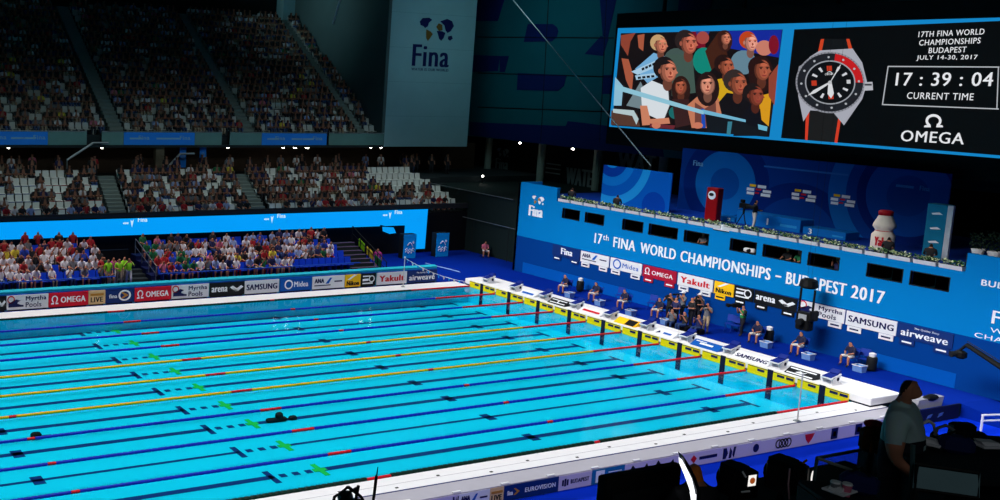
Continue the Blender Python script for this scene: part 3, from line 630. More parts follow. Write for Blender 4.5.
# blue seats + spectators of the lower stand
def seat_mesh(name, w, mats, cap):
    b = MB(); b.rbox(-w/2, w/2, -.24, .2, .36, .43, .02, 0); b.prism([(.16, .42), (.22, .42), (.3, .84), (.25, .85)], lambda a, c, d: (d, a, c), -w/2, w/2, 0)
    if cap: b.box(-w/2, w/2, .24, .31, .85, .89, 1)
    b.box(-.05, .05, .0, .2, 0, .36, 0)
    o = b.build(name, mats); me = o.data; bpy.data.objects.remove(o); return me
blue_seat = seat_mesh('s', .46, [mat('seat_blue', (16, 60, 190), .5, .1)], False)
n_ind = 0
def seat(me, name, loc, label, group, color=None):
    o = bpy.data.objects.new(name, me); COL.objects.link(o); o.location = loc; tag(o, label, 'seat', group)
    if color: o.color = color
for r, (y, z) in enumerate(LR):
    k = 0; x = LE-.35
    while x > -31.6:
        if not (-23.8 < x < -20.7):
            k += 1; empty_ = random.random() < (.07 if r else .12) or (r == 0 and x > LE-4.2) or (r == 1 and x > LE-1)
            if r == 0 and -28.6 < x < -24.5 and k % 2: empty_ = True
            if r in (0,) or empty_:
                seat(blue_seat, 'arena_bench_seat', (x, y, z), 'blue stadium seat, %s row of the lower stand, %s from the stair end' % (nth(r+1), nth(k)), 'blue seats of the lower stand')
            if not empty_:
                c = pick(x); st = r == 4 and random.random() < .22
                if st: c = random.choice(['red', 'white', 'red', 'navy'])
                h = random.choices(range(4), (5, 3, 1, 1))[0]
                person(random.choice(STAND) if st else random.choice(SEAT), (x+random.uniform(-.03, .03), y+random.uniform(-.1, .08), z-(.35 if st else 0)+random.uniform(-.05, .05)*(r > 0)), random.uniform(-.3, .3), SH[c],
                       '%s spectator in %s shirt, %s row of the lower stand, %s place from stairs' % (HAIRS[h], c, nth(r+1), nth(k)), 'spectators in the lower stand', random.choices(range(4), (5, 3, 2, 1))[0], h, random.uniform(.9, 1.08)); n_ind += 1
        x -= .505
for i, (u, v, c, p, w_) in enumerate([(108, 271, 'lime', 2, 'beside the gangway mouth'), (113, 271, 'magenta', 4, 'between lime vests'), (119, 271, 'lime', 2, 'between magenta and lime'), (124, 271, 'lime', 2, 'arm raised next to a lime vest'), (129, 270, 'lime', 4, 'next to the green shirts'), (102, 268, 'red', 4, 'on the gangway steps')]):
    q = at(u, v, y=29.0+(.9 if i == 5 else .45*(i % 2))); person(STAND[i % 3], (q.x, q.y, .45), random.uniform(-.4, .4), SH[c], 'standing person in %s top, %s of the lower stand' % (c, w_), None, p, i % 4)
for i, (u, c, w_) in enumerate([(25, 'red', 'first'), (38, 'red', 'second'), (59, 'black', 'third'), (73, 'red', 'fourth')]):
    q = at(u, 231, y=33.6); person(STAND[i % 3], (q.x, 33.6, q.z-1.74), random.uniform(-.4, .4), SH[c], 'standing person in %s at the back of the lower stand, %s before the gangway' % (c, w_), None, 0, 0)
    t = thing('standing_box', 'dark step box under the %s standing person at the back of the lower stand' % w_, 'step', (q.x, 33.6, 0)); MB().rbox(-.25, .25, -.2, .25, 0, q.z-1.74, .02).build('body', dark, t); MB().box(-.25, .25, -.22, -.2, q.z-1.8, q.z-1.76).build('nosing', steel, t)
# rails, stairs, gangway of the lower stand
rail_blue = mat('rail_blue', (20, 70, 170), .5, .1)
for a, b, lab in ((-60, -23.7, 'before the gangway'), (-20.8, LE, 'between gangway and stairs')):
    t = thing('stand_rail', 'blue front rail of the lower stand, %s' % lab, 'rail', (0, 28.45, 0), 0, 'front rails')
    MB().tube([(a, 0, 1.2), (b, 0, 1.2)], .045, 6).build('handrail', rail_blue, t)
    x = a+.2 if a > -50 else -32
    while x <= b: MB().tube([(x, 0, 0), (x, 0, 1.18)], .03, 5).build('post', rail_blue, t); x += 2.4
st = MB(); stm = mat('stair_mauve', (92, 78, 112), .8)
for i in range(9): st.box(LE+.1, LE+2.2, 28.5+.48*i, 28.5+.48*(i+1), 0, .2+.2*i)
ss = struct('stair_floor', st, dark_step)
for i in range(9): MB().box(LE+.1, LE+2.2, 28.5+.48*i, 28.62+.48*i, .2+.2*i, .23+.2*i).build('step_nosing', stm, ss)
st = MB()
for i in range(5): st.box(-23.6, -20.9, 29+.5*i, 29+.5*(i+1), 0, .25+.18*i)
struct('gangway_floor', st, dark_step)
struct('gangway_wall', MB().box(-23.6, -20.9, 33.4, 33.6, 0, 1.85), MATS['stand_black'])
def rail(name, label, pts, h, mt, n_post=5, r=.03, cat='rail'):
    t = thing(name, label, cat, pts[0]); o = Vector(pts[0]); P = [Vector(p)-o for p in pts]; up = Vector((0, 0, h))
    MB().tube([p+up for p in P], r, 6).build('handrail', mt, t); MB().tube([p+up*.5 for p in P], r*.7, 6).build('mid_rail', mt, t)
    for i in range(n_post):
        q = P[0].lerp(P[-1], i/(n_post-1)); MB().tube([q, q+up], r, 5).build('post', mt, t)
rail('stair_rail', 'dark rail climbing the stairs at the end of the lower stand', [(LE+2.25, 28.6, .1), (LE+2.25, 32.8, 1.9)], 1.0, dark)
rail('stair_rail', 'grey rail on the near-gangway side of the stand opening', [(-20.85, 29, .6), (-20.85, 32.4, 1.7)], 1.0, steel, 4)
q = at(376, 262, z=.1); person(STAND[0], (LE+2.8, 30.4, 0), -.5, SH['magenta'], 'person in magenta top standing beside the lower stand stairs', None, 2, 0)
for x_, y_, z_, c in ((LE+2.32, 29.3, .5, 'green'), (LE+2.32, 30.3, .9, 'yellow'), (LE+2.32, 31.3, 1.3, 'lime')):
    t = thing('rail_banner', 'small %s flag tied to the stair rail of the lower stand' % c, 'flag', (x_, y_, z_)); m_ = mat('flag_'+c, SH[c], .7)
    pts = [(0, 0), (.75, .42), (.75, .95), (0, .55)]; MB().prism(pts, lambda a, b, d: (d, a, b+.1*math.sin(a*6)), 0, .03).build('cloth', m_, t); MB().tube([(.015, .0, -z_), (.015, .0, .75)], .02, 5).build('stick', dark, t)
# middle stand seats
seat_white = mat('seat_white', (206, 212, 210), .5, .06); cap_m = objcolor_mat('seat_cap')
ws = seat_mesh('w', .47, [seat_white, cap_m], True)
aisles = [(-20.9, -19.3), (-9.9, -8.3)]
inais = lambda x, A: any(a < x < b for a, b in A)
stuff_seats = MB(); crowd_spots = []
for r, (y, z) in enumerate(MR):
    k = 0; x = 9.6-.42*r
    while x > -30.5:
        if not inais(x-.12*r, aisles):
            k += 1
            if r < 4:
                seat(ws, 'stadium_seat', (x, y, z), 'white stadium seat, %s row of the middle stand, %s from the tower end' % (nth(r+1), nth(k)), 'white seats of the middle stand', (.35, .02, .03, 1) if x < -14 and (int(k/7) % 2) else (.05, .1, .35, 1) if x < -14 else (.7, .72, .7, 1))
            else:
                crowd_spots.append(('s', x, y, z, 1))
            dens = .45 if x < -21 and r != 0 else .8 if x < 3 else .35 if r < 3 else .06
            if random.random() < dens:
                if r == 0 and n_ind < 285:
                    c = random.choice(['black', 'grey', 'navy', 'white', 'red', 'black', 'black', 'pale blue']); h = random.randrange(4); n_ind += 1
                    person(random.choice(SEAT), (x, y+.02, z), random.uniform(-.3, .3), SH[c], '%s spectator in %s shirt, front row of the middle stand, %s from tower end' % (HAIRS[h], c, nth(k)), 'spectators in the middle stand', random.randrange(3), h)
                else: crowd_spots.append(('p', x, y+.02, z, 0))
        x -= .56
for x in np.arange(-30, 15, .62):       # people standing on the concourse
    if random.random() < .5: crowd_spots.append(('p', x, 43.4+random.uniform(-.4, 2.5), 5.2, 2))
uais = [(-18.2, -16.7), (-6.8, -5.4), (4.1, 5.2)]
for r, (y, z) in enumerate(UR):
    x = 5.9
    while x > -28.5:
        if not inais(x, uais):
            crowd_spots.append(('s', x, y, z, 2))
            if random.random() < (.72 if r < 4 else .9): crowd_spots.append(('p', x, y+.02, z, 0))
        x -= .56
# crowd and seats too many to count: one object each
def lowpoly():
    return figure(*seated(.02, 0, 0), sub=0), figure(*standing(0), sub=0)
lp = lowpoly()
def merged(name, kind_):
    V = []; Fc = []; Cc = []; off = 0
    protos = {}
    if kind_ == 'p':
        for i, me in enumerate(lp):
            v = np.array([q.co[:] for q in me.vertices]); protos[i] = (v, [list(p.vertices) for p in me.polygons], [p.material_index for p in me.polygons])
    else:
        v = np.array([q.co[:] for q in ws.vertices]); protos[0] = (v, [list(p.vertices) for p in ws.polygons], [p.material_index for p in ws.polygons])
    for k, x, y, z, flag in crowd_spots:
        if k != kind_: continue
        v, f, mi = protos[1 if (k == 'p' and flag == 2) else 0]
        a = random.uniform(-.3, .3) if k == 'p' else 0; ca, sa = math.cos(a), math.sin(a)
        vv = np.c_[v[:, 0]*ca-v[:, 1]*sa+x, v[:, 0]*sa+v[:, 1]*ca+y, v[:, 2]+z]; V.append(vv); Fc += [[i+off for i in q] for q in f]; off += len(v)
        if k == 'p':
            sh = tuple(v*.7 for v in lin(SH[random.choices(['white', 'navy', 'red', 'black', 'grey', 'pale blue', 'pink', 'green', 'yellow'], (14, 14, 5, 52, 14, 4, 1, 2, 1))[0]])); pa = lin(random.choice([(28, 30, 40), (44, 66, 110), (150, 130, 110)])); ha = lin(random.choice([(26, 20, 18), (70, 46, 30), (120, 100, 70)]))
            pal = {0: lin((128, 84, 66)), 1: sh, 2: pa, 3: (.02, .02, .02), 4: ha}
        else:
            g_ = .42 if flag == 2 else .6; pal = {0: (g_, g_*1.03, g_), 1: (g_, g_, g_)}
        for q, m_ in zip(f, mi): Cc += [(*pal[m_], 1)]*len(q)
    me = bpy.data.meshes.new(name); me.from_pydata(np.vstack(V).tolist(), [], Fc)
    ca = me.color_attributes.new('cloth', 'FLOAT_COLOR', 'CORNER'); ca.data.foreach_set('color', np.array(Cc, dtype=np.float32).ravel())
    me.materials.append(MATS.get('crowd_cloth') or attr_mat('crowd_cloth')); me.update()
    return tag(link(name, me, None, 'stuff'), *(('spectators filling the dim middle and upper stands behind the pool', 'crowd') if kind_ == 'p' else ('pale seats filling the dim middle and upper stands', 'seats')))
merged('spectator_crowd', 'p'); merged('stand_seating', 's')
# aisles: pale steps
aisle_m = mat('aisle_steps', (112, 124, 122), .8, .1)
for (a, b) in aisles:
    m_ = MB()
    for r in range(12): m_.box(a+.25+.06*r, b-.1+.06*r, 37.2+.425*r, 37.2+.425*(r+1), 2.9, 3.07+.215*(r+1))
    struct('middle_aisle_floor', m_, aisle_m)
for (a, b) in uais:
    m_ = MB()
    for r in range(36): m_.box(a+.2, b-.2, 44.7+.4*r, 44.7+.4*(r+1), 8.2, 8.47+.28*(r+1))
    struct('upper_aisle_floor', m_, aisle_m)
# upper balustrade with banners
bal = mat('balustrade_glass', (92, 130, 128), .3, .15, 1); ban = mat('banner_blue', (30, 130, 235), .6, .06)
def px_x(u, v, y): return at(u, v, y=y).x
def balustrade(u0, u1, kind_, label):
    x0, x1 = px_x(u0, 137, 44.2), px_x(u1, 137, 44.2); t = thing('balcony_banner' if kind_ else 'glass_balustrade', label, 'banner' if kind_ else 'balustrade', (x0, 44.2, 7.75))
    MB().box(0, x1-x0-.02, 0, .06, 0, .95).build('sheet', ban if kind_ else bal, t); MB().tube([(0, .03, 1.0), (x1-x0-.02, .03, 1.0)], .04, 6).build('top_rail', steel, t)
    if kind_:
        L = x1-x0
        for f in (.2, .78): text(t, 'Fina', (L*f, -.002, .4), (.9, 0, 0), (0, 0, .3), mat('faint_ink', (120, 170, 210), .6), .03)
        for f in (.08, .45, .62): MB().box(L*f, L*f+1.0, -.008, -.002, .42, .55).build('lettering', MATS['faint_ink'], t)
balustrade(-20, 48, 1, 'blue banner on the upper balustrade nearest the frame edge'); balustrade(48, 87, 0, 'pale glass balustrade panel between the first two blue banners')
balustrade(102, 124, 0, 'short pale glass panel beside the aisle top'); balustrade(124, 195, 1, 'long blue banner in the middle of the upper balustrade'); balustrade(195, 222, 0, 'pale glass panel after the long blue banner')
balustrade(230, 262, 0, 'pale glass panel before the last blue banner'); balustrade(262, 327, 1, 'blue banner on the upper balustrade nearest the tower'); balustrade(329, 384, 0, 'dim glass panel meeting the concrete tower')
struct('upper_fascia_trim', MB().box(-60, 6.3, 44.15, 44.7, 7.55, 7.75), dark_step)
for u0, v0, u1, v1, lab in ((67, 160, 93, 143, 'first'), (168, 167, 180, 154, 'second')):
    p0, p1 = at(u0, v0, y=43.4), at(u1, v1, y=43.9); t = thing('sloping_handrail', 'pale sloping handrail below the upper stand, %s from the frame edge' % lab, 'rail', p0)
    d_ = p1-p0; MB().tube([(0, 0, 0), d_, d_+Vector((1.2, 0, .02))], .09, 6).build('handrail', steel, t); MB().tube([(0, 0, 0), (0, 0, 5.2-p0.z)], .05, 5).build('post', steel, t)
pil = mat('lit_pillar', (120, 112, 96), .8)
struct('concourse_pillar', MB().box(px_x(157, 155, 45)-.1, px_x(163, 155, 45)+.1, 45, 45.5, 5.2, 7.6), pil)
for u, lab in ((183, 'wider blue banner hanging in the concourse beside the pale pillar'), (203, 'blue banner hanging in the concourse, second after the pale pillar')):
    x0 = px_x(u-3.2, 155, 45.2); x1 = px_x(u+3.2, 155, 45.2); t = thing('hanging_banner', lab, 'banner', (x0, 45.2, 5.9)); MB().box(0, x1-x0, 0, .04, 0, 1.6).build('cloth', ban, t); MB().tube([(0, .02, 1.62), (x1-x0, .02, 1.62)], .03, 5).build('bar', dark, t)
    MB().prism(ell((x1-x0)/2, .9, .18, .3, 10), lambda a, b, d: (a, d, b), -.01, 0).build('emblem', mat('pale_blue_ink', (90, 150, 220), .6), t)
for i, (u, v, s_) in enumerate(((8.5, 148, .14), (102, 146, .12), (160, 148.5, .16), (228, 146, .13), (283, 151, .16), (295, 148, .2), (307, 147, .24), (371, 145, .13), (381, 147, .14))):
    p = at(u, v, y=45.6); t = thing('concourse_lamp', 'small glowing lamp under the upper stand, %s counted toward the tower' % nth(i+1), 'lamp', (p.x, p.y, 7.55), 0, 'concourse lamps')
    MB().lathe([(s_, 0), (s_*1.1, -.05), (s_*.9, -.07)], n=10).build('fitting', dark, t); MB().ball((0, 0, -.12), (s_*.75, s_*.75, .08)).build('bulb', lamp_white, t)
# LED fascia
led_m = mat('led_blue', (0, 150, 238), .4, .03, .5, emit=1.1); led_w = mat('led_white', (200, 235, 255), .4, 0, emit=.95)
t = thing('led_fascia', 'long bright blue LED fascia below the middle stand, turning down at its end', 'LED display', (0, 36, 0))
e1 = MB(); e1.prism([(-58, 2.42), (2.9, 2.25), (3.0, 2.2), (3.0, .35), (4.95, .35), (5.0, 3.46), (-58, 3.46)], lambda a, b, d: (a, d, b), 0, .12); e1.build('panel', led_m, t)
MB().prism([(.5, 2.28), (1.5, 2.2), (1.75, 1.78), (1.2, 1.72), (.55, 1.95)], lambda a, b, d: (a, d, b), -.5, -.44).build('soffit_screen', led_m, t); MB().box(.6, .7, -.44, .1, 2.0, 2.35).build('bracket', dark, t)
MB().prism([(-58, 3.46), (5.06, 3.46), (5.06, 3.54), (-58, 3.54)], lambda a, b, d: (a, d, b), -.03, .2).build('frame', dark, t)
for u, v in ((132, 223), (272, 219), (390, 215)):
    p = at(u, v, y=36); x0 = p.x; z0 = p.z; g = MB()
    for q in range(4): g.prism(ell(-.3+.1*q-.3, z0, .05, .06+.02*(q % 2), 8), lambda a, b, d: (x0+a, d, b), -.01, -.002)
    g.prism([(-.06, z0-.05), (.0, z0-.3), (.07, z0-.0), (.13, z0+.25), (0, z0+.12), (-.12, z0+.22)], lambda a, b, d: (x0+a, d, b), -.01, -.002)
    g.build('emblem', led_w, t); text(t, 'Fina', (x0+.42, -.002, z0+.06), (.7, 0, 0), (0, 0, .3), led_w, .03)
# two blue cubes with the swimmer sign
cube_m = mat('cube_blue', (10, 160, 240), .5, .05)
for u0, u1, lab in ((396, 411, 'beside the bright LED panel'), (435, 450, 'standing alone past the LED panel')):
    a, b = at(u0, 257, z=0), at(u1, 257, z=0); t = thing('sign_cube', 'blue cube with white swimmer sign, '+lab, 'sign cube', (a.x, 34.3, 0), 0, 'swimmer sign cubes'); L = b.x-a.x
    MB().rbox(0, L, .03, .6, 0, 1.85, .03).build('body', dark, t); MB().box(.01, L-.01, 0, .03, .02, 1.84).build('printed_face', cube_m, t); g = MB()
    fn = lambda p, q, d: (p*L, d, q*1.85)
    for j, zz in enumerate((.42, .32)):
        pp = [(.15+.7*i/12, zz-.05*math.cos(i*1.57)-.03*math.sin(i*.26)*2) for i in range(13)]
        g.tube([fn(p, q, -.02) for p, q in pp], .03, 5)
    g.tube([fn(.3, .55, -.02), fn(.48, .66, -.02), fn(.62, .6, -.02), fn(.72, .5, -.02)], .038, 5); g.prism(ell(.76, .66, .07, .05, 12), fn, -.03, 0); g.build('swimmer_sign', white_ink, t)
# floor lettering strokes, seated steward, flag line
p = at(438, 266, z=0); fl = bpy.data.objects['start_floor']; g = MB(); random.seed(3)
for i in range(9):
    q = at(427+i*3.6, 264+i*.9, z=0); g.tube([(q.x, q.y-.5, .012), (q.x+.05, q.y+.3*(1+i % 2), .012), (q.x+.14, q.y-.2, .012)], .03, 4)
g.build('floor_lettering', mat('floor_ink', (120, 150, 205), .7), fl)
q = at(484, 257, z=0); t = thing('stool', 'dark stool under the steward in red near the dark terrace', 'stool', (q.x, q.y+.1, 0)); MB().rbox(-.2, .2, -.2, .2, .4, .45, .02).build('seat', dark, t)
for a in (-.15, .15):
    for b in (-.15, .15): MB().tube([(a, b, 0), (a*.9, b*.9, .4)], .018, 5).build('leg', dark, t)
person(SEAT[2], (q.x, q.y, 0), -.4, SH['pink'], 'steward in pinkish red top seated alone before the dark terrace', None, 4, 0)
def pole(u, v, h, y, label):
    q = at(u, v, y=y); t = thing('flag_pole', label, 'pole', (q.x, y, 0)); MB().tube([(0, 0, .03), (0, 0, h)], .03, 6).build('pole', white, t); MB().lathe([(.14, 0), (.14, .02), (.05, .06)], n=10).build('foot', steel, t); MB().ball((0, 0, h), .05).build('cap', white, t); return q
q0 = pole(403, 287, 1.95, 25.9, 'white backstroke flag pole at the far pool edge'); pole(797, 423, 2.0, -.92, 'white backstroke flag pole standing on the near deck')
t = thing('flag_line', 'line of small white pennants from far pole to the platform corner', 'flag line', (q0.x, 25.9, 1.9)); e_ = at(467, 282, y=25.6)-Vector((q0.x, 25.9, 1.9))
pts = [Vector((e_.x*i/12, e_.y*i/12, e_.z*i/12-.25*math.sin(math.pi*i/12))) for i in range(13)]; MB().tube(pts, .015, 4).build('cord', white, t)
for i in range(12):
    a = pts[i].lerp(pts[i+1], .3); b = pts[i].lerp(pts[i+1], .75); g = MB(); g.prism([(0, 0), (1, 0), (.5, 1)], lambda s_, w_, d: Vector((a+(b-a)*s_)+Vector((0, d, -.22*w_))), 0, .012); g.build('pennant', white if i % 2 else cube_m, t)
# terrace rails in the dark end corner
for y_, z_, lab in ((30.2, 2.6, 'lower'), (31.0, 4.75, 'upper')):
    t = thing('terrace_rail', 'thin pale %s rail crossing the dark terrace behind the floor' % lab, 'rail', (8.8, y_, z_)); MB().tube([(0, 0, 0), (0, 14, .2)], .025, 5).build('handrail', steel, t)
    for i in range(4): MB().tube([(0, 1+4*i, -z_+(0 if z_ < 3 else 4.7)), (0, 1+4*i, .02)], .02, 5).build('post', dark, t)
# concourse corner: columns, dark banners
for i, (u, v) in enumerate(((488, 160), (541, 163), (597, 167), (663, 168))):
    q = at(u, v, x=21.5); struct('concourse_column', MB().tube([(21.5, q.y, 4.6), (21.5, q.y, 8.4)], .32, 10), mat('pale_column', (150, 158, 150), .8))
def dtext(s, u0, v0, u1, h, lab, x=22.935, sheet=True):
    a, b = at(u0, v0, x=x), at(u1, v0, x=x); L = a.y-b.y; t = thing('dark_banner', lab, 'banner', (x, a.y, a.z))
    MB().box(.02, .06, -L-.4, .4, -.8, h+1.2).build('cloth', mat('banner_black', (10, 14, 22), .7), t); ik = mat('dim_ink', (130, 146, 150), .7)
    if s: text(t, s, (.018, 0, 0), (0, -L, 0), (0, 0, h), ik, .04)
    return t, L, ik
t, L, ik = dtext('Fina', 495, 168, 508, 1.0, 'dark banner with a globe emblem between the concourse columns'); g = MB(); globe(g, (.018, 0, 1.1), (0, -L, 0), (0, 0, .9)); g.build('emblem', [ik, ik, ik], t)
dtext('WATER', 565, 184, 598, 1.5, 'dark banner with large pale capitals behind the blue side panel'); t, L, ik = dtext('', 545, 175, 560, .3, 'dark banner with faint small lines next to the second column')
for z_ in (.2, .6, 1.0): MB().box(.01, .02, -L, 0, z_, z_+.12).build('lettering', ik, t)
dtext('WAT', 617, 170, 655, 1.5, 'dark banner with pale capitals above the blue side panel')
for u, v in ((520, 143), (573, 149)):
    q = at(u, v, x=20.25); t = thing('concourse_lamp', 'small glowing lamp under the teal wall, %s' % ('first past the tower' if u < 550 else 'second past the tower'), 'lamp', (q.x, q.y, q.z)); MB().ball((0, 0, 0), (.13, .13, .08)).build('bulb', lamp_white, t); MB().tube([(0, 0, .1), (0, 0, 8.2-q.z+.05)], .03, 5).build('stem', dark, t)
q = at(472, 222, x=15); t = thing('work_lamp', 'single bright lamp standing on the dark terrace', 'lamp', (15, min(q.y, 41.5), 4.7)); MB().tube([(0, 0, 0), (0, 0, .5)], .04, 6).build('stand', dark, t); MB().ball((0, 0, .6), .09).build('bulb', lamp_white, t)
# ------------------------------------------------------------------ big screen
SX = 14.0
def S(u, v): p = at(u, v, x=SX); return (p.y, p.z)
t = thing('video_screen', 'huge video screen hanging over the balcony showing spectators and a watch', 'screen', (SX, 0, 0)); SCR = t
fnS = lambda a, b, d: (d, a, b)
yl, yr, zb, zt = 27.45, 2.45, 10.45, 17.5
MB().box(.0, .8, yr-.3, yl+.2, zb-1.25, zt+1.05).build('frame', black, t)
MB().box(-.02, 0, yr, yl, zb, zt).build('blue_border', mat('screen_blue', (24, 150, 224), .4, 0, emit=.75), t)
def em(rgb, k=.85): return mat('px_%d_%d_%d' % rgb, rgb, .5, 0, emit=k)
class Pic:
    def __init__(s): s.mb = MB(); s.mats = []; s.lay = 0
    def poly(s, pts, rgb, k=.85, px=True):
        m_ = em(rgb, k)
        if m_ not in s.mats: s.mats.append(m_)
        s.lay += 1; P = [S(u, v) for u, v in pts] if px else pts; d = -.026-.0005*s.lay
        s.mb.add([(d, a, b) for a, b in P], [tuple(range(len(P)))], s.mats.index(m_))
    def ell(s, cx, cy, rx, ry, rgb, rot=0, a0=0, a1=360, k=.85): s.poly(ell(cx, cy, rx, ry, 18, rot, a0, a1), rgb, k)
    def ring(s, cx, cy, rx, ry, th, rgb, a0=0, a1=360, M=None, k=.85, n=40):
        M = M or (lambda a, b: (a, b)); nn = max(2, int(n*(a1-a0)/360))
        for i in range(nn):
            t0 = math.radians(a0+(a1-a0)*i/nn); t1 = math.radians(a0+(a1-a0)*(i+1)/nn)
            s.poly([M(cx+rx*math.cos(t0), cy+ry*math.sin(t0)), M(cx+rx*math.cos(t1), cy+ry*math.sin(t1)), M(cx+(rx-th)*math.cos(t1), cy+(ry-th)*math.sin(t1)), M(cx+(rx-th)*math.cos(t0), cy+(ry-th)*math.sin(t0))], rgb, k); s.lay -= 1
        s.lay += 1
    def text(s, st, bl, br, h, rgb, bold=.01, k=.9, shear=0):
        m_ = em(rgb, k)
        if m_ not in s.mats: s.mats.append(m_)
        a, b = S(*bl), S(*br); c = S(bl[0], bl[1]-h); s.lay += 1
        add_text(s.mb, st, (-.026-.0005*s.lay, a[0], a[1]), (0, b[0]-a[0], b[1]-a[1]), (0, shear*(b[0]-a[0]), c[1]-a[1]), s.mats.index(m_), bold, .004)
c_ = Pic(); A_ = lambda X, Y: (600+X/3.125, Y/3.125)
def blob(X, Y, rx, ry, rgb, rot=0): c_.ell(*A_(X, Y), rx/3.125, ry/3.125, rgb, rot)
def pg(pts, rgb): c_.poly([A_(*p) for p in pts], rgb)
pg([(66, 104), (572, 92), (530, 428), (38, 392)], (24, 18, 20))
pg([(250, 100), (330, 98), (330, 150), (255, 150)], (120, 16, 40)); pg([(395, 97), (570, 93), (560, 180), (400, 150)], (24, 44, 160)); pg([(300, 98), (345, 97), (330, 130), (310, 130)], (40, 60, 130))
SK, SK2, SK3 = (214, 128, 100), (176, 92, 66), (150, 70, 52)
def head(X, Y, r, face, hair, look=0, long_=False, beard=False):
    if long_: blob(X, Y+r*.5, r*1.15, r*1.7, hair)
    dk = tuple(int(v*.55) for v in face); md = tuple(int(v*.8) for v in face); lt = tuple(min(255, int(v*1.14)) for v in face)
    blob(X+look*r*.05, Y+r*1.25, r*.42, r*.6, dk)
    blob(X-look*r*.25, Y-r*.18, r*.95, r*.98, hair); blob(X+look*r*.12, Y+r*.14, r*.74, r*.98, dk); blob(X+look*r*.2, Y+r*.12, r*.64, r*.94, md); blob(X+look*r*.3-(.12*r if not look else 0), Y+r*.08, r*.46, r*.8, face); blob(X+look*r*.36, Y+r*.34, r*.2, r*.22, lt); blob(X+look*r*.3, Y-r*.38, r*.3, r*.16, lt)
    if not long_: blob(X-look*r*.62, Y+.12*r, r*.13, r*.22, md)
    for s_ in (-.3, .3): blob(X+look*r*.3+s_*r, Y-.14*r, r*.19, r*.05, hair)
    if look: pg([(X+look*r*.75, Y-.05*r), (X+look*r*.98, Y+.28*r), (X+look*r*.75, Y+.4*r)], face)
    for s_ in (-.3, .3): blob(X+look*r*.3+s_*r, Y-.02*r, r*.1, r*.06, (46, 26, 22))
    blob(X+look*r*.3, Y+.62*r, r*.22, r*.06, (150, 54, 50)); blob(X+look*r*.3+.02*r, Y+.3*r, r*.1, r*.16, SK3)
    pg([(X-.75*r, Y-.35*r), (X-.2*r, Y-.95*r), (X+.75*r, Y-.35*r), (X+.3*r, Y-.55*r)], hair)
# back row
pg([(66, 110), (112, 103), (96, 130), (88, 175), (66, 140)], SK3); pg([(118, 110), (140, 106), (136, 160), (122, 150)], SK2); pg([(68, 182), (90, 185), (105, 235), (100, 290), (82, 250)], SK2)
blob(325, 190, 34, 42, (20, 140, 124)); blob(322, 118, 20, 20, (170, 76, 70)); blob(240, 190, 40, 40, (70, 90, 86)); pg([(215, 170), (290, 170), (300, 290), (225, 300)], (70, 92, 84))
head(275, 132, 34, (206, 112, 88), (44, 34, 34), 1)
pg([(330, 160), (372, 100), (400, 170), (350, 220)], (70, 36, 24)); head(392, 118, 20, SK, (60, 30, 24), 1, True)
blob(450, 195, 40, 38, (104, 138, 156)); head(470, 130, 28, (240, 160, 140), (196, 70, 30), 1); blob(515, 150, 26, 24, (210, 130, 110)); blob(545, 140, 16, 30, (130, 20, 40))
head(505, 215, 34, SK2, (44, 22, 20), 1, True)
# second row
pg([(112, 215), (170, 165), (215, 180), (220, 220), (150, 260)], (120, 180, 225)); head(190, 138, 26, SK, (206, 168, 120), 1); pg([(100, 224), (205, 176), (212, 196), (120, 234)], (176, 214, 240)); pg([(112, 236), (176, 228), (176, 242), (116, 250)], (176, 214, 240))
for i in range(4): pg([(132+i*11, 214-i*5), (140+i*11, 210-i*5), (142+i*11, 217-i*5), (134+i*11, 221-i*5)], (16, 18, 24)); pg([(120+i*14, 240-i*1.5), (130+i*14, 239-i*1.5), (131+i*14, 246-i*1.5), (121+i*14, 247-i*1.5)], (16, 18, 24))
pg([(360, 250), (410, 240), (420, 300), (370, 320)], (218, 172, 30)); head(395, 205, 30, SK2, (40, 22, 20), 1)
pg([(500, 300), (540, 290), (530, 395), (480, 350)], (226, 160, 30)); pg([(530, 240), (560, 200), (548, 330), (530, 300)], SK3)
# front row
pg([(50, 240), (75, 270), (70, 330), (45, 330)], (150, 200, 225)); pg([(85, 330), (130, 255), (150, 300), (130, 340)], (120, 140, 148))
pg([(130, 275), (165, 252), (215, 272), (220, 330), (200, 380), (135, 350)], (226, 234, 240)); pg([(128, 330), (150, 330), (160, 372), (218, 368), (222, 386), (135, 392)], (214, 136, 104)); head(212, 218, 36, (206, 122, 96), (30, 24, 26), 1)
blob(238, 352, 20, 20, (30, 110, 110)); head(256, 268, 26, SK2, (50, 28, 24), 0, True); pg([(228, 310), (282, 310), (285, 390), (240, 400)], (60, 34, 34))
pg([(275, 330), (310, 300), (372, 305), (392, 350), (380, 400), (290, 400)], (206, 128, 96)); pg([(300, 320), (330, 340), (365, 318), (370, 395), (300, 398)], (120, 70, 60)); head(340, 262, 32, (222, 146, 120), (40, 24, 24), 0, True); pg([(320, 340), (330, 340), (334, 400), (322, 400)], (30, 80, 190))
pg([(375, 320), (400, 290), (470, 300), (480, 380), (390, 380)], (22, 20, 24)); head(432, 258, 36, SK2, (56, 44, 42), 1)
pg([(450, 360), (475, 325), (505, 340), (515, 425), (420, 425)], (20, 20, 28)); head(488, 296, 32, SK3, (34, 26, 26), 1)
pg([(332, 345), (410, 372), (528, 408), (526, 428), (340, 412)], (22, 26, 32)); pg([(40, 345), (120, 355), (130, 396), (38, 390)], (90, 60, 50)); pg([(45, 340), (110, 345), (125, 372), (118, 390), (105, 362), (45, 352)], (190, 210, 215))
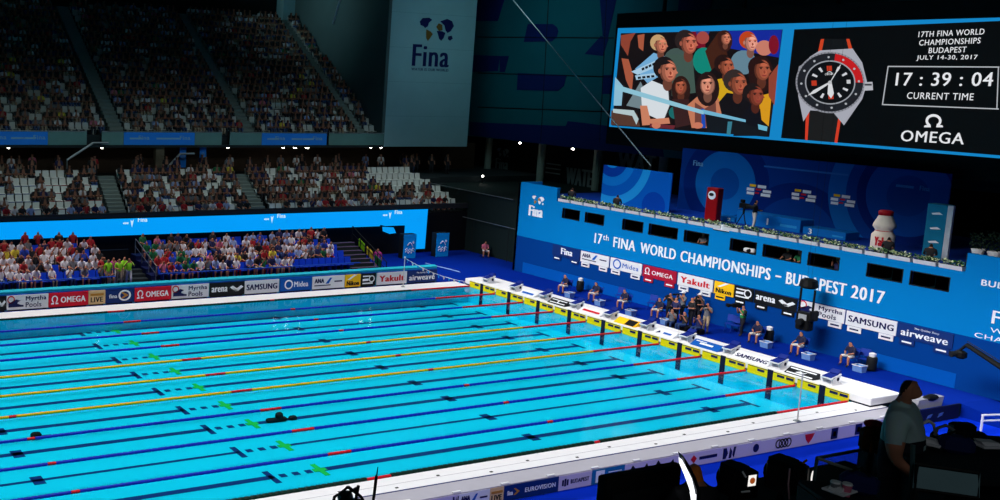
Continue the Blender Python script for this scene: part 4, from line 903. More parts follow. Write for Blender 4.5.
pg([(52, 264), (330, 346), (328, 358), (52, 280)], (150, 206, 226)); pg([(325, 342), (460, 374), (460, 382), (330, 356)], (120, 190, 220)); pg([(498, 388), (528, 396), (526, 410), (500, 404)], (110, 190, 220)); pg([(404, 380), (418, 380), (412, 422), (400, 420)], (60, 130, 150))
pg([(160, 386), (240, 392), (235, 404), (160, 398)], (110, 40, 50)); blob(180, 392, 14, 10, SK); blob(310, 392, 16, 10, SK)
# blue gutter strip stays between the pictures; black watch panel
B_ = lambda X, Y: (780+X/3.127, Y/3.127)
c_.poly([(795.8, 29.5), (1003, 21), (1003, 155.5), (782.5, 138)], (10, 11, 12), .7)
def wp(pts, rgb, k=.85): c_.poly([B_(*p) for p in pts], rgb, k)
# watch: strap, case, bezel, dial, hands
wp([(140, 122), (222, 122), (232, 165), (128, 170)], (22, 24, 26)); wp([(132, 123), (143, 122), (134, 168), (122, 172)], (214, 70, 36)); wp([(212, 122), (222, 122), (233, 160), (222, 165)], (214, 70, 36))
wp([(92, 340), (196, 355), (182, 446), (84, 438)], (30, 30, 30)); wp([(86, 345), (97, 345), (91, 438), (83, 437)], (220, 64, 40)); wp([(190, 350), (200, 345), (184, 447), (175, 445)], (220, 64, 40))
wp([(98, 178), (130, 158), (232, 152), (262, 196), (278, 260), (262, 310), (205, 392), (170, 350), (100, 345), (78, 380), (62, 300), (62, 230)], (176, 178, 190)); wp([(262, 258), (294, 256), (296, 282), (262, 284)], (190, 192, 200)); wp([(270, 262), (292, 262), (292, 268), (270, 268)], (70, 70, 76)); wp([(64, 208), (78, 200), (80, 226), (60, 232)], (150, 152, 160))
CX, CY = 162, 258; Mw = lambda a, b: B_(CX+a+.06*b, CY+b-.04*a)
c_.poly([Mw(108*math.cos(i*.157), 96*math.sin(i*.157)) for i in range(40)], (150, 152, 162)); c_.poly([Mw(103*math.cos(i*.157), 91*math.sin(i*.157)) for i in range(40)], (34, 36, 42))
c_.ring(0, 0, 103, 91, 26, (206, 30, 34), -78, 3, Mw); c_.ring(0, 0, 79, 69, 4, (160, 164, 172), 0, 360, Mw)
c_.poly([Mw(75*math.cos(i*.157), 65*math.sin(i*.157)) for i in range(40)], (16, 17, 20))
for q in range(60):
    a = math.radians(q*6); c_.poly([Mw(106*math.cos(a-.02), 94*math.sin(a-.02)), Mw(106*math.cos(a+.02), 94*math.sin(a+.02)), Mw(101*math.cos(a), 89*math.sin(a))], (90, 92, 98)); c_.lay -= 1
for q in range(12):
    a = math.radians(q*30-90); r0, r1, w_ = 62, 45, .07
    if q in (0, 6, 9): c_.poly([Mw(50*math.cos(a)+d*8, 44*math.sin(a)+e*8) for d, e in ((-1, -1), (1, -1), (1, 1), (-1, 1))], (200, 60, 36))
    elif q != 3: c_.poly([Mw(r0*math.cos(a-w_), r0*.87*math.sin(a-w_)), Mw(r0*math.cos(a+w_), r0*.87*math.sin(a+w_)), Mw(r1*math.cos(a+w_), r1*.87*math.sin(a+w_)), Mw(r1*math.cos(a-w_), r1*.87*math.sin(a-w_))], (220, 222, 228))
    ar = math.radians(q*30-90); c_.ell(*Mw(90*math.cos(ar), 79*math.sin(ar)), 1.2, 1.1, (180, 184, 190))
c_.poly([Mw(52, -6), Mw(64, -6), Mw(64, 6), Mw(52, 6)], (210, 212, 216)); c_.ring(0, -28, 8, 7, 2.4, (210, 212, 216), 130, 410, Mw, n=24)
c_.text('OMEGA', B_(146, 236), B_(172, 234), 2.2, (214, 216, 220), .0)
def hand_(x1, y1, w_, rgb):
    L = math.hypot(x1, y1); nx, ny = -y1/L*w_, x1/L*w_; c_.poly([Mw(nx*.5, ny*.5), Mw(x1*.7+nx, y1*.7+ny), Mw(x1, y1), Mw(x1*.7-nx, y1*.7-ny), Mw(-nx*.5, -ny*.5)], rgb)
hand_(-72, 38, 5, (226, 228, 232)); hand_(0, 50, 10, (230, 232, 236)); hand_(42, -62, 2, (226, 228, 232)); c_.ell(*Mw(0, 0), 1.9, 1.9, (200, 202, 206))
# panel lettering
wt = (236, 238, 242)
c_.text('17TH FINA WORLD', B_(438, 117), B_(644, 108), 5.6, wt, .005); c_.text('CHAMPIONSHIPS', B_(440, 143), B_(632, 136), 5.6, wt, .005)
c_.text('BUDAPEST', B_(470, 167), B_(588, 164), 5.6, wt, .005); c_.text('JULY 14-30, 2017', B_(432, 191), B_(622, 190), 5.6, wt, .005)
def bar_(p, q, w_):
    (x0, y0), (x1, y1) = p, q; L = math.hypot(x1-x0, y1-y0); nx, ny = -(y1-y0)/L*w_, (x1-x0)/L*w_; wp([(x0+nx, y0+ny), (x1+nx, y1+ny), (x1-nx, y1-ny), (x0-nx, y0-ny)], (190, 194, 200))
bar_((344, 208), (692, 210), 1.7); bar_((326, 327), (690, 341), 1.7); bar_((344, 207), (326, 328), 1.7); bar_((689, 209), (684, 341), 1.7)
c_.text('17 : 39 : 04', B_(366, 268), B_(670, 270), 13, wt, .012); c_.text('CURRENT TIME', B_(402, 309), B_(610, 314), 6.6, wt, .002)
c_.text('OMEGA', B_(382, 441), B_(580, 452), 11, wt, .012)
Mo = lambda a, b: B_(486+a, 378+b)
c_.ring(0, 0, 25, 21, 8, wt, 125, 415, Mo, n=40); c_.poly([Mo(-30, 20), Mo(-8, 20), Mo(-10, 12), Mo(-28, 14)], wt); c_.poly([Mo(8, 20), Mo(30, 20), Mo(28, 14), Mo(10, 12)], wt)
c_.mb.build('picture', c_.mats, SCR)
for y_ in (6, 12, 18, 24):
    MB().box(.3, .5, y_-.08, y_+.08, zt+1.05, 30).build('hanger', dark, SCR)
p0, p1 = at(508, -6, x=11.5), at(651, 166, x=11.5)
t = thing('guy_cable', 'thin pale cable running down diagonally to the balcony backdrop', 'cable', p1); MB().tube([(0, 0, 0), p0-p1, (p0-p1)*1.02], .035, 6).build('wire', mat('cable_grey', (150, 170, 176), .5, emit=0), t); MB().tube([(0, 0, 0), (0, 0, 5.5-p1.z)], .05, 6).build('anchor_post', dark, t)
# ------------------------------------------------------------------ balcony backdrop, side panel, podium
def panel_x(name, label, x, y0, y1, z0, z1, m_, th=.08):
    t = thing(name, label, 'backdrop', (x, y0, z0)); MB().box(0, th, -(y0-y1), 0, 0, z1-z0).build('printed_sheet', m_, t)
    for q in (.1, .9): MB().box(th, th+.7, -(y0-y1)*q-.04, -(y0-y1)*q+.04, 0, .08).build('foot', dark, t); MB().tube([(th+.65, -(y0-y1)*q, .05), (th+.02, -(y0-y1)*q, (z1-z0)*.8)], .03, 5).build('brace', steel, t)
    return t
m_ = ring_mat('backdrop_print', (4, 58, 143), [(-3.3, 2.0, 0, 1.0, (5, 78, 162)), (-3.3, 2.0, 1.0, 2.1, (12, 106, 191)), (-3.3, 2.0, 2.1, 3.0, (2, 40, 121)), (-8.2, -1.0, 2.7, 3.6, (2, 40, 121)), (-14.2, 2.6, 0, 1.1, (5, 60, 143)), (-14.2, 2.6, 1.1, 2.2, (4, 70, 159)), (-14.2, 2.6, 2.2, 2.7, (2, 36, 114)), (-14.2, 2.6, 3.3, 4.3, (11, 96, 181))])
t = panel_x('stage_backdrop', 'wide dark blue backdrop printed with large arcs behind the podium', 13, 20.3, 4.1, 5.5, 9.5, m_)
g = MB(); pal = [BG['yellow'], white_ink, INK['navy'], INK['red']]
def B13(u, v): p = at(u, v, x=13); return (p.y-20.3, p.z-5.5)
for u, v in ((754, 185), (799, 190), (838, 195)):
    for du, dv, w_, h_, mi in ((0, 0, 6, 2.2, 0), (8, 1, 8, 2.6, 1), (-3, 3.5, 7, 2.6, 1), (6, 4.5, 5, 1.6, 3), (13, 6, 8, 2.4, 1), (-3, 7.5, 7, 2.4, 1), (5, 8, 4, 1.5, 3), (11, 9.4, 9, 2.6, 1)):
        a = B13(u+du-4, v+dv-1.2); b = B13(u+du-4+w_, v+dv+h_-1.2+w_*.17)
        g.box(-.012, -.002, b[0], a[0], b[1], a[1]+.0, mi)
a, b = B13(764, 167), B13(848, 176); g.box(-.012, -.002, b[0], a[0], min(a[1], b[1]), min(a[1], b[1])+.1, 4)
a = B13(694, 157); add_text(g, 'Fina', (-.002, a[0], a[1]-.55), (0, -.75, 0), (0, 0, .35), 5, .03)
a = B13(898, 186); add_text(g, 'Fina', (-.002, a[0]-1.1, a[1]-.1), (0, -.5, 0), (0, 0, .25), 4, .03); g.box(-.012, -.002, a[0]-.8, a[0]+.1, a[1]-.05, a[1]+.08, 4)
pal += [mat('faint_blue_ink', (40, 110, 190), .6), mat('pale_ink', (110, 170, 220), .6)]
g.build('printed_logos', pal, t)
m_ = ring_mat('side_print', (4, 92, 190), [(-.7, 3.1, 0, .7, (20, 140, 220)), (-.7, 3.1, .7, 1.3, (4, 60, 160)), (-.7, 3.1, 1.3, 1.9, (12, 120, 210)), (-.7, 3.1, 2.6, 3.2, (30, 150, 225)), (-4.3, .3, 0, .9, (4, 66, 168))])
panel_x('side_panel_backdrop', 'blue printed panel with curved bands on the balcony near the cable end', 10, 23.95, 18.45, 5.5, 8.05, m_)
MATS['screenwhite'] = white_ink
pod_m = mat('podium_blue', (0, 110, 196), .5, .08, .8)
def podium(u0, v0, u1, v1, num, nu, nv, label, x=10.6, sub=''):
    a, b = at(u0, v0, x=x), at(u1, v1, x=x); L = a.y-b.y; H = max(.25, (a.z+b.z)/2-5.5)
    t = thing('podium_step', label, 'podium', (x, a.y, 5.5), 0, 'podium steps'); MB().rbox(0, 1.2, -L, 0, 0, H, .02).build('box', pod_m, t)
    q = at(nu, nv, x=x); hh = min(.36, H*.7); text(t, num, (-.002, q.y-a.y+.1, H*.5-hh/2), (0, -.09 if num == '1' else -.22, 0), (0, 0, hh), white_ink, .04, 'numeral')
    MB().box(-.008, 0, -L*.95, -L*.7, H*.3, H*.5).build('wave_print', mat('podium_light', (40, 150, 220), .5), t)
podium(711, 214.5, 735, 218, '2', 729, 219, 'low blue podium step with numeral two beside the red kiosk'); podium(737, 212, 801, 219, '1', 768.5, 222, 'tall middle blue podium step with numeral one'); podium(803, 226.5, 846, 233, '3', 810, 230, 'low blue podium step with numeral three toward the drink bottle')
# red kiosk
a, b = at(707, 187, x=9.3), at(718.5, 189, x=9.3); L = a.y-b.y; t = thing('red_kiosk', 'tall red kiosk with a round white emblem on the balcony', 'kiosk', (9.3, a.y, 5.5)); H = a.z-5.5
MB().rbox(0, .5, -L, 0, 0, H, .04).build('body', mat('kiosk_red', (150, 8, 16), .45), t); MB().prism(ell(-L/2, H*.78, .26, .26, 18), fnS, -.012, 0).build('emblem', white_ink, t); MB().prism(ell(-L/2+.03, H*.8, .16, .1, 14), fnS, -.02, -.012).build('emblem_dot', dark, t); MB().rbox(-.04, .54, -L-.04, .04, 0, .08, .02).build('base', dark, t)
# placard
a = at(717, 225, x=7.3); b = at(733, 229, x=7.3); t = thing('white_placard', 'blank white placard leaning on the planter row of the ledge', 'placard', (6.98, a.y, 5.42)); MB().prism([(0, 0), (.04, 0), (.14, .36), (.1, .36)], lambda p, q, d: (p, d, q), -(a.y-b.y), 0).build('sheet', white, t); MB().box(.0, .1, -(a.y-b.y), 0, -.02, .03).build('foot', dark, t)
# drink bottle
q = at(882, 246, x=9.2); t = thing('giant_bottle', 'giant ivory drink bottle with red cap standing on the balcony', 'bottle', (9.2, q.y, 5.5)); hh = at(884, 210, x=9.2).z-5.5; r = .52
MB().lathe([(r*.86, 0), (r, .06*hh), (r, .4*hh), (r*.8, .46*hh), (r*.74, .5*hh), (r*.8, .54*hh), (r*.98, .6*hh), (r*.95, .66*hh), (r*.6, .86*hh), (r*.58, .9*hh)], n=20).build('body', mat('bottle_ivory', (236, 222, 206), .5), t, True)
MB().lathe([(r*.62, .88*hh), (r*.64, .97*hh), (r*.5, hh)], n=20).build('cap', mat('cap_red', (170, 16, 30), .5), t, True); g = MB()
add_text(g, 'Yakult', (0, .42, .14*hh), (0, -.84, 0), (0, 0, .22*hh), 0, .04); g.v = [Vector((-(r+.01-p.x)*math.cos(p.y/r), (r+.01)*math.sin(p.y/r), p.z)) for p in g.v]; g.build('lettering', INK['red'], t); t.rotation_euler = (0, 0, math.radians(34)); MB().lathe([(r*.745, .485*hh), (r*.76, .5*hh), (r*.745, .515*hh)], n=20).build('waist_band', INK['red'], t)
# teal display stand with white post
a, b = at(928, 203, x=9.4), at(953, 206, x=9.4); L = a.y-b.y; t = thing('display_stand', 'teal glass display stand with a white post on the balcony', 'display stand', (9.4, a.y, 5.5)); H = a.z-5.5
MB().rbox(0, .6, -L*.82, 0, .0, H, .03).build('panel', mat('display_teal', (20, 120, 160), .35, .2, 2), t); MB().box(-.05, .1, -L*1.06, -L*.84, 0, H).build('post', mat('post_pale', (190, 200, 210), .5), t)
for f in (.3, .55, .82): MB().prism([(-L*.65, H*f), (-L*.5, H*f+.1), (-L*.2, H*f+.02), (-L*.25, H*f-.05)], fnS, -.012, 0).build('lettering', white_ink, t)
# planters
leaf_m = [mat('leaf_green', (40, 92, 40), .6, .25), mat('leaf_pale', (220, 228, 180), .6, .25)]
def foliage(n, sx, sy, h, seed):
    R = random.Random(seed); b = MB()
    for i in range(n):
        x, y, z = R.uniform(-sx, sx), R.uniform(-sy, sy), R.uniform(.0, h)**1; a = R.uniform(0, 6.28); l = R.uniform(.07, .16); d = Vector((math.cos(a)*.6, math.sin(a)*.6, R.uniform(.2, .9))).normalized(); s_ = d.cross(Vector((0, 0, 1))).normalized()*l*.4; p = Vector((x, y, z))
        b.add([p, p+d*l*.5+s_, p+d*l, p+d*l*.5-s_], [(0, 1, 2, 3)], 0 if R.random() < .55 else 1)
    return b
tr_m = mat('planter_white', (214, 214, 216), .5)
def make_planter(seed):
    t = thing('trough_planter', 'x', 'planter', (0, 0, 0), 0, 'planters along the ledge'); b = MB(); b.prism([(-.12, 0), (.12, 0), (.17, .2), (-.17, .2)], lambda p, q, d: (p, d, q), -.5, .5); b.build('trough', tr_m, t)
    MB().box(-.14, .14, -.46, .46, .2, .21).build('soil', dark, t); f = foliage(150, .16, .48, .17, seed); f.M = Matrix(); o = f.build('foliage', leaf_m, t); o.location = (0, 0, .2); return t
NP = 22
for i in range(NP):
    y = 24.3-i*(24.3-.45)/(NP-1); lb = 'white trough planter of small leafy plants on the ledge, %s from the emblem end' % nth(i+1)
    if i < 3: protos_ = [] if i == 0 else protos_; o = make_planter(i); o.location = (7.12, y, 5.5); o['label'] = lb; protos_.append(o)
    else: dup(protos_[i % 3], (7.12, y, 5.5), 0, lb)
for i, (u, v, s_) in enumerate(((978, 252, 1.0), (994, 254, 1.2))):
    q = at(u, v, x=7.6); t = thing('potted_bush', 'dark leafy potted bush on the tall end panel, %s' % ('nearer the display stand' if i == 0 else 'cut by the photo edge'), 'potted plant', (7.6, q.y, 6.3)); MB().lathe([(.2, 0), (.28, .25), (.26, .27)], n=12).build('pot', tr_m, t); f = foliage(220, .3, .3, .75*s_, 40+i); o = f.build('foliage', [mat('leaf_dark', (16, 36, 24), .6, .25)], t); o.location = (0, 0, .2)
    MB().box(-.3, .3, -.3, .3, -.8, 0).build('stand', dark, t)
# balcony people
def camera_rig(name, label, loc, rotz, tall=1.45, lens=.5):
    t = thing(name, label, 'camera', loc, rotz)
    for a in (0, 2.1, 4.2): MB().tube([(0, 0, tall-.25), (.42*math.cos(a+.5), .42*math.sin(a+.5), 0)], .025, 6).build('tripod_leg', black, t)
    MB().tube([(0, 0, tall-.3), (0, 0, tall)], .06, 8).build('pan_head', black, t); MB().rbox(-.14, .14, -.3, .3, tall, tall+.28, .03).build('body', black, t)
    MB().tube([(0, -.3, tall+.14), (0, -.3-lens*.6, tall+.14), (0, -.3-lens, tall+.14)], [.11, .11, .14], 12).build('lens', dark, t); MB().rbox(-.08, .08, .05, .3, tall+.3, tall+.48, .02).build('viewfinder', black, t); MB().tube([(.1, .3, tall), (.18, .75, tall-.12)], .018, 6).build('pan_bar', steel, t)
    return t
q = at(753, 229.5, x=9); person(STAND[2], (9, q.y, 5.5), .9, SH['black'], 'camera operator in black shirt and pale shorts on the balcony', None, 4, 0)
q = at(742, 228, x=8.6); camera_rig('broadcast_camera', 'large black broadcast camera on tripod on the balcony before the podium', (8.6, q.y, 5.5), math.radians(-20), 1.2, .75)
for u, x_, lab in ((570, 8.2, 'next to the tall emblem panel'), (616, 8.2, 'before the blue side panel'), (887, 8.2, 'below the giant bottle'), (930, 8.2, 'below the display stand')):
    q = at(u, 215 if u < 700 else 255, x=x_); person(SEAT[0], (x_, q.y, 5.15), math.radians(115), SH['black'], 'dark seated figure behind the planters '+lab, None, 0, 0)
for i, (y_, h_, c) in enumerate(((14.2, 1, 'grey'), (8.9, 2, 'black'), (8.2, 0, 'green'), (6.2, 3, 'navy'))):
    lab = ['window nearest the planter placard', 'wide window, by its far side', 'wide window, by its near side', 'window above the hanging rig'][i]
    person(SEAT[i % 4], (7.95, y_, 3.75), -math.pi/2, SH[c], 'commentator in %s seated behind the %s' % (c, lab), None, 0, h_)
    t = thing('commentator_chair', 'dark chair of the commentator behind the %s' % lab, 'chair', (7.95, y_, 3.75)); MB().rbox(-.2, .24, -.22, .22, .36, .41, .015).build('seat', dark, t); MB().box(.24, .29, -.2, .2, .5, .8).build('backrest', dark, t); MB().tube([(0, 0, 0), (0, 0, .36)], .03, 6).build('column', dark, t); MB().box(.22, .26, -.03, .03, .38, .52).build('bracket', dark, t)
t = thing('desk_camera', 'white compact camera inside the window beside the planter placard', 'camera', (7.5, 10.9, 4.3)); MB().rbox(-.12, .12, -.35, .3, .12, .36, .05).build('body', white, t); MB().tube([(-.1, -.1, .24), (-.26, -.12, .22)], [.09, .1], 10).build('lens', dark, t); MB().box(-.1, .1, -.2, .2, 0, .12).build('mount', dark, t)
struct('booth_floor', MB().box(WX+.26, 9.1, 0, 24.6, 3.6, 3.75), booth)
# ------------------------------------------------------------------ start deck: officials, chairs, baskets, bins
chair_m = mat('chair_blue', (12, 50, 150), .5); bask_m = mat('basket_pale', (110, 150, 205), .4, .25)
def make_chair():
    t = thing('folding_chair', 'x', 'chair'); MB().rbox(-.22, .22, -.22, .2, .42, .46, .015).build('seat', chair_m, t); MB().prism([(.19, .55), (.23, .55), (.31, .9), (.27, .9)], lambda a, b, d: (d, a, b), -.22, .22).build('backrest', chair_m, t)
    for s in (-1, 1): MB().tube([(s*.21, .28, .9), (s*.21, .18, .45), (s*.21, -.2, 0)], .015, 5).build('leg', chair_m, t); MB().tube([(s*.19, -.2, .44), (s*.19, .24, 0)], .015, 5).build('leg', chair_m, t)
    return t
ch0 = make_chair(); first = [True]
def chair(x, y, rz, lb, g_='blue chairs on the start deck'):
    if first[0]: first[0] = False; ch0.location = (x, y, 0); ch0.rotation_euler = (0, 0, rz); ch0['label'] = lb; ch0['group'] = g_
    else: dup(ch0, (x, y, 0), rz, lb, g_)
def basket(x, y, lb):
    t = thing('kit_basket', lb, 'basket', (x, y, 0), 0, 'baskets beside the officials'); t.scale = (.85, .85, .9); b = MB()
    b.prism([(-.2, 0), (.2, 0), (.27, .36), (-.27, .36)], lambda p, q, d: (p, d, q), -.26, -.245); b.prism([(-.2, 0), (.2, 0), (.27, .36), (-.27, .36)], lambda p, q, d: (p, d, q), .245, .26)
    b.prism([(-.2, 0), (-.18, 0), (-.25, .36), (-.27, .36)], lambda p, q, d: (p, d, q), -.245, .245); b.prism([(.18, 0), (.2, 0), (.27, .36), (.25, .36)], lambda p, q, d: (p, d, q), -.245, .245); b.box(-.2, .2, -.245, .245, 0, .02); b.build('tub', bask_m, t)
    g = MB()
    for (a_, b_, c_, d_) in ((-.29, .29, -.28, -.25), (-.29, .29, .25, .28), (-.29, -.26, -.25, .25), (.26, .29, -.25, .25)): g.box(a_, b_, c_, d_, .34, .37)
    g.build('rim', white, t); MB().box(-.17, .17, -.2, .2, .02, .2).build('folded_towel', white, t)
RZ = -math.pi/2
OFF = [(560, 294, 568, 296, 'farthest official'), (590, 302, 598, 304, 'second official from the far end'), (619, 310, 629, 314, 'third official from the far end'), (653, 319, 664, 323, 'official beside the photographers'), (751, 344, 764, 346, 'official next to the standing cameraman'), (794, 356, 806, 358, 'official below the hanging camera rig'), (844, 367, 857, 370, 'nearest official')]
HA = [3, 0, 0, 3, 1, 1, 0]
for i, (u, v, bu_, bv, lab) in enumerate(OFF):
    q = at(u, v, z=0); x, y = q.x+.5, q.y
    person(SEAT[1] if i % 2 else SEAT[2], (x, y, 0), RZ+random.uniform(-.15, .15), (18, 26, 66), lab+' seated in navy jacket and white shorts behind the blocks', 'seated officials', 4, HA[i])
    chair(x+.02, y, RZ, 'blue chair under the '+lab); q2 = at(bu_, bv+1, z=0); basket(q2.x, q2.y-.1, 'pale plastic kit basket beside the '+lab)
for u, v, lab in ((619, 302, 'empty blue chair by the wall behind the third official'), (651, 310, 'empty blue chair by the wall near the photographers'), (729, 331, 'empty blue chair between photographers and cameraman'), (735, 333, 'empty blue chair beside the cameraman'), (864, 367, 'empty blue chair beside the nearest official')):
    q = at(u, v, z=0); chair(min(q.x, 6.4), q.y, RZ+.3, lab, 'empty blue chairs')
for u, v, lab in ((582, 291, 'far officials'), (773, 342, 'hanging camera rig'), (874.5, 370, 'nearest official')):
    q = at(u, v, z=0); t = thing('drinks_cooler', 'dark drum cooler with white lid near the '+lab, 'cooler', (min(q.x, 6.2), q.y, 0), 0, 'drum coolers'); MB().lathe([(.19, 0), (.23, .1), (.23, .62), (.2, .7)], n=14).build('drum', dark, t, True); MB().lathe([(.14, .7), (.16, .86), (.08, .9)], n=14).build('lid', white, t)
# photographers
def hand_camera(loc, rz, lab):
    t = thing('photo_camera', lab, 'camera', loc, rz); MB().rbox(-.08, .08, -.06, .06, -.05, .06, .015).build('body', black, t); MB().tube([(0, -.05, 0), (0, -.34, .0)], [.045, .06], 10).build('lens', dark, t); MB().tube([(.07, 0, .05), (.15, .16, -.2), (-.15, .16, -.2), (-.07, 0, .05)], .01, 4).build('strap', black, t)
PH = [(668, 322, 'black', 1, 0, 'first from the far end'), (681, 321, 'grey', 1, 0, 'in white cap'), (690, 327, 'black', 2, 0, 'behind the crouching one'), (696, 323, 'black', 1, 0, 'in the group centre'), (707, 322, 'grey', 2, 3, 'near the wall'), (705, 333, 'grey', 1, 2, 'at the near end'), (674, 327, 'navy', 2, 0, 'in navy top')]
for i, (u, v, c, ar, pn, lab) in enumerate(PH):
    q = at(u, v, z=0); rz = RZ+random.uniform(-.5, .5); person(STAND[ar], (min(q.x, 6.3), q.y, 0), rz, SH[c], 'standing photographer in %s top, %s of the press group' % (c, lab), 'photographers by the start wall', 0 if i != 5 else 2, i % 4)
    d = Vector((0, -.36, 1.58 if ar == 1 else 1.16)); ca, sa = math.cos(rz), math.sin(rz)
    hand_camera((min(q.x, 6.3)-d.y*sa, q.y+d.y*ca, d.z), rz, 'black long-lens camera held by the photographer in %s, %s' % (c, lab))
    if i == 1 or i == 4:
        t = thing('cap', 'white cap on the photographer %s' % lab, 'cap', (min(q.x, 6.3), q.y, 1.7), rz); MB().ball((0, -.01, 0), (.12, .13, .09)).build('crown', white, t); MB().rbox(-.08, .08, -.24, -.1, -.02, .0, .008).build('brim', white, t)
for i, (u, v) in enumerate(((684, 331), (698, 334), (671, 328))):
    q = at(u, v, z=0); person(SEAT[3], (q.x, q.y, -.15), RZ+.3*(i-1), SH[['black', 'navy', 'grey'][i]], 'crouching photographer in %s at the front of the press group' % ['black', 'navy', 'grey'][i], 'photographers by the start wall', 1, i)
    t = thing('camera_bag', 'black camera bag under the crouching photographer in %s' % ['black', 'navy', 'grey'][i], 'bag', (q.x+.05, q.y, 0)); MB().rbox(-.2, .2, -.25, .25, 0, .3, .05).build('body', black, t); MB().tube([(0, -.2, .3), (0, 0, .42), (0, .2, .3)], .015, 5).build('handle', dark, t)
q = at(741, 336, z=0); person(STAND[1], (q.x, q.y, 0), RZ-.5, SH['black'], 'standing cameraman in black and green shouldering a video camera', None, 0, 1)
t = thing('video_camera', 'black shoulder video camera held by the standing cameraman', 'camera', (q.x-.1, q.y+.32, 1.62), RZ-.4); MB().rbox(-.09, .09, -.3, .22, -.08, .14, .03).build('body', black, t); MB().tube([(0, -.3, .03), (0, -.52, .03)], [.07, .09], 10).build('lens', dark, t); MB().rbox(-.13, .13, -.6, -.5, -.06, .12, .02).build('hood', black, t); MB().box(-.02, .02, -.1, .1, .14, .2).build('handle', dark, t)
t = thing('hip_bib', 'green bib worn by the standing cameraman over his shirt', 'bib', (q.x, q.y, 1.1), RZ-.5); MB().lathe([(.16, -.05), (.165, .1), (.175, .3), (.15, .34)], n=14).build('cloth', mat('bib_green', (40, 130, 70), .7), t); MB().lathe([(.166, .1), (.168, .14)], n=14).build('stripe', white, t)
# hanging camera rig over the start deck
q = at(803.5, 330, x=5.6); t = thing('camera_rig', 'black hanging camera rig with lens housing below a cap, before the start wall', 'camera rig', (5.6, q.y, q.z)); zt_ = at(812, 279, x=5.6).z-t.location.z; HW = .36
MB().lathe([(.18, zt_-.0), (.38, zt_-.08), (.44, zt_-.4), (.34, zt_-.5)], n=14).build('cap', black, t)
for s in (-1, 1): MB().tube([(0, s*HW, zt_-.55), (0, s*HW, .2)], .06, 6).build('side_tube', black, t)
MB().rbox(-.22, .22, -HW, HW, 0, .95, .06).build('camera_housing', black, t); MB().rbox(-.3, .3, -.5, -.36, .55, 1.1, .04).build('counterweight', black, t); MB().tube([(-.2, 0, .5), (-.5, 0, .45)], [.14, .17], 12).build('lens', dark, t)
MB().box(-.235, -.22, -.22, .2, .55, .85).build('label_plate', mat('plate_grey', (150, 154, 160), .5), t)
for s in (-1, 1): MB().tube([(0, s*.1, zt_-.05), (0, s*.5, 26-t.location.z)], .006, 4).build('suspension_wire', dark, t)
# camera jib
a, b = at(967, 345, x=4.6), at(1016, 377, x=3.8); t = thing('camera_jib', 'black camera jib reaching in with a remote head, before the start wall', 'camera crane', a); d_ = b-a
MB().tube([(0, 0, 0), d_, d_*2.6], [.1, .13, .2], 8).build('boom', black, t); MB().tube([(0, 0, .02), (-.05, .22, -.3)], .06, 6).build('drop_arm', black, t); MB().rbox(-.18, .18, -.02, .42, -.66, -.3, .08).build('remote_head', black, t); MB().tube([(-.1, .3, -.46), (-.32, .42, -.5)], [.11, .14], 10).build('lens', dark, t)
base = d_*2.6; MB().tube([base, (base.x, base.y, -.0-a.z)], .12, 8).build('column', black, t); MB().tube([(-.0, 0, .16), d_*2.6+Vector((0, 0, .35))], .02, 5).build('cable', dark, t)
# table and skirt boards with shade put into their colour by the near start corner
a = at(912, 412, z=0); t = thing('white_counter', 'white counter with sloping front by the near corner of the start deck', 'counter', (1.75, -1.5, 0)); MB().prism([(0, 0), (1.8, 0), (1.9, .42), (.1, .42)], lambda p, q, d: (p, d, q), -.25, .1).build('body', mat('counter_grey', (150, 150, 158), .6), t); MB().ball((1.1, -.15, .42), (.5, .2, .14)).build('dark_cover', black, t)
t = thing('shade_tone_skirt', 'dark skirt panel with faint marks beyond the start end of the near deck', 'panel', (.95, -1.96, -.6)); MB().box(0, 3.6, 0, .06, 0, .66).build('panel', mat('skirt_shade_tone', (14, 20, 50), .6), t)
for x_ in (1.2, 2.0): MB().prism([(0, .2), (.3, .26), (.4, .4), (.1, .36)], lambda p, q, d: (x_+p, d, q), -.012, 0).build('mark', mat('mark_blue', (70, 100, 160), .6), t)
# underwater camera dolly on the tracked lane line, small leaf-like gear
q = at(282, 421, z=ZF); t = thing('underwater_camera', 'dark underwater camera dolly resting on a lane line of the pool floor', 'underwater camera', (q.x, q.y, ZF+.01)); MB().rbox(-.75, .2, -.12, .12, 0, .16, .04).build('sled', black, t); MB().ball((-.15, 0, .24), (.2, .16, .16)).build('dome', black, t); MB().rbox(.35, .7, -.12, .12, 0, .16, .05).build('housing', black, t); MB().box(.2, .36, -.03, .03, .04, .08).build('link', dark, t)
q = at(36, 439, z=ZF); t = thing('underwater_camera', 'small dark underwater camera by the red rope marker near the frame edge', 'underwater camera', (q.x, q.y, ZF+.01)); MB().rbox(-.2, .2, -.15, .15, 0, .25, .05).build('housing', black, t); MB().box(.2, .6, -.04, .04, .05, .1).build('arm', dark, t)
# near floor white barrier tubes
for i, v in enumerate((421, 424.5)):
    a, b = at(981, v, z=-.3+.1*i), at(1012, v-1, z=-.3+.1*i)
t = thing('barrier', 'white two-tube barrier on the blue floor near the photo edge', 'barrier', (a.x, a.y, -.6)); L = (b-a)
for z_ in (.55, .8): MB().tube([(0, 0, z_), (L.x, L.y, z_)], .05, 6).build('tube', white, t)
for f in (0.02, .98): MB().tube([(L.x*f, L.y*f, 0), (L.x*f, L.y*f, .8)], .05, 6).build('post', white, t)
# ------------------------------------------------------------------ near stand: operators, cameras, glass rail
def D(u, v, d): return at(u, v, d=d)
PZ = 8.2
struct('press_floor', MB().box(-41.5, -30.5, -27, -18.2, 7.6, PZ), mat('press_carpet', (70, 70, 72), .9, .2, 3))
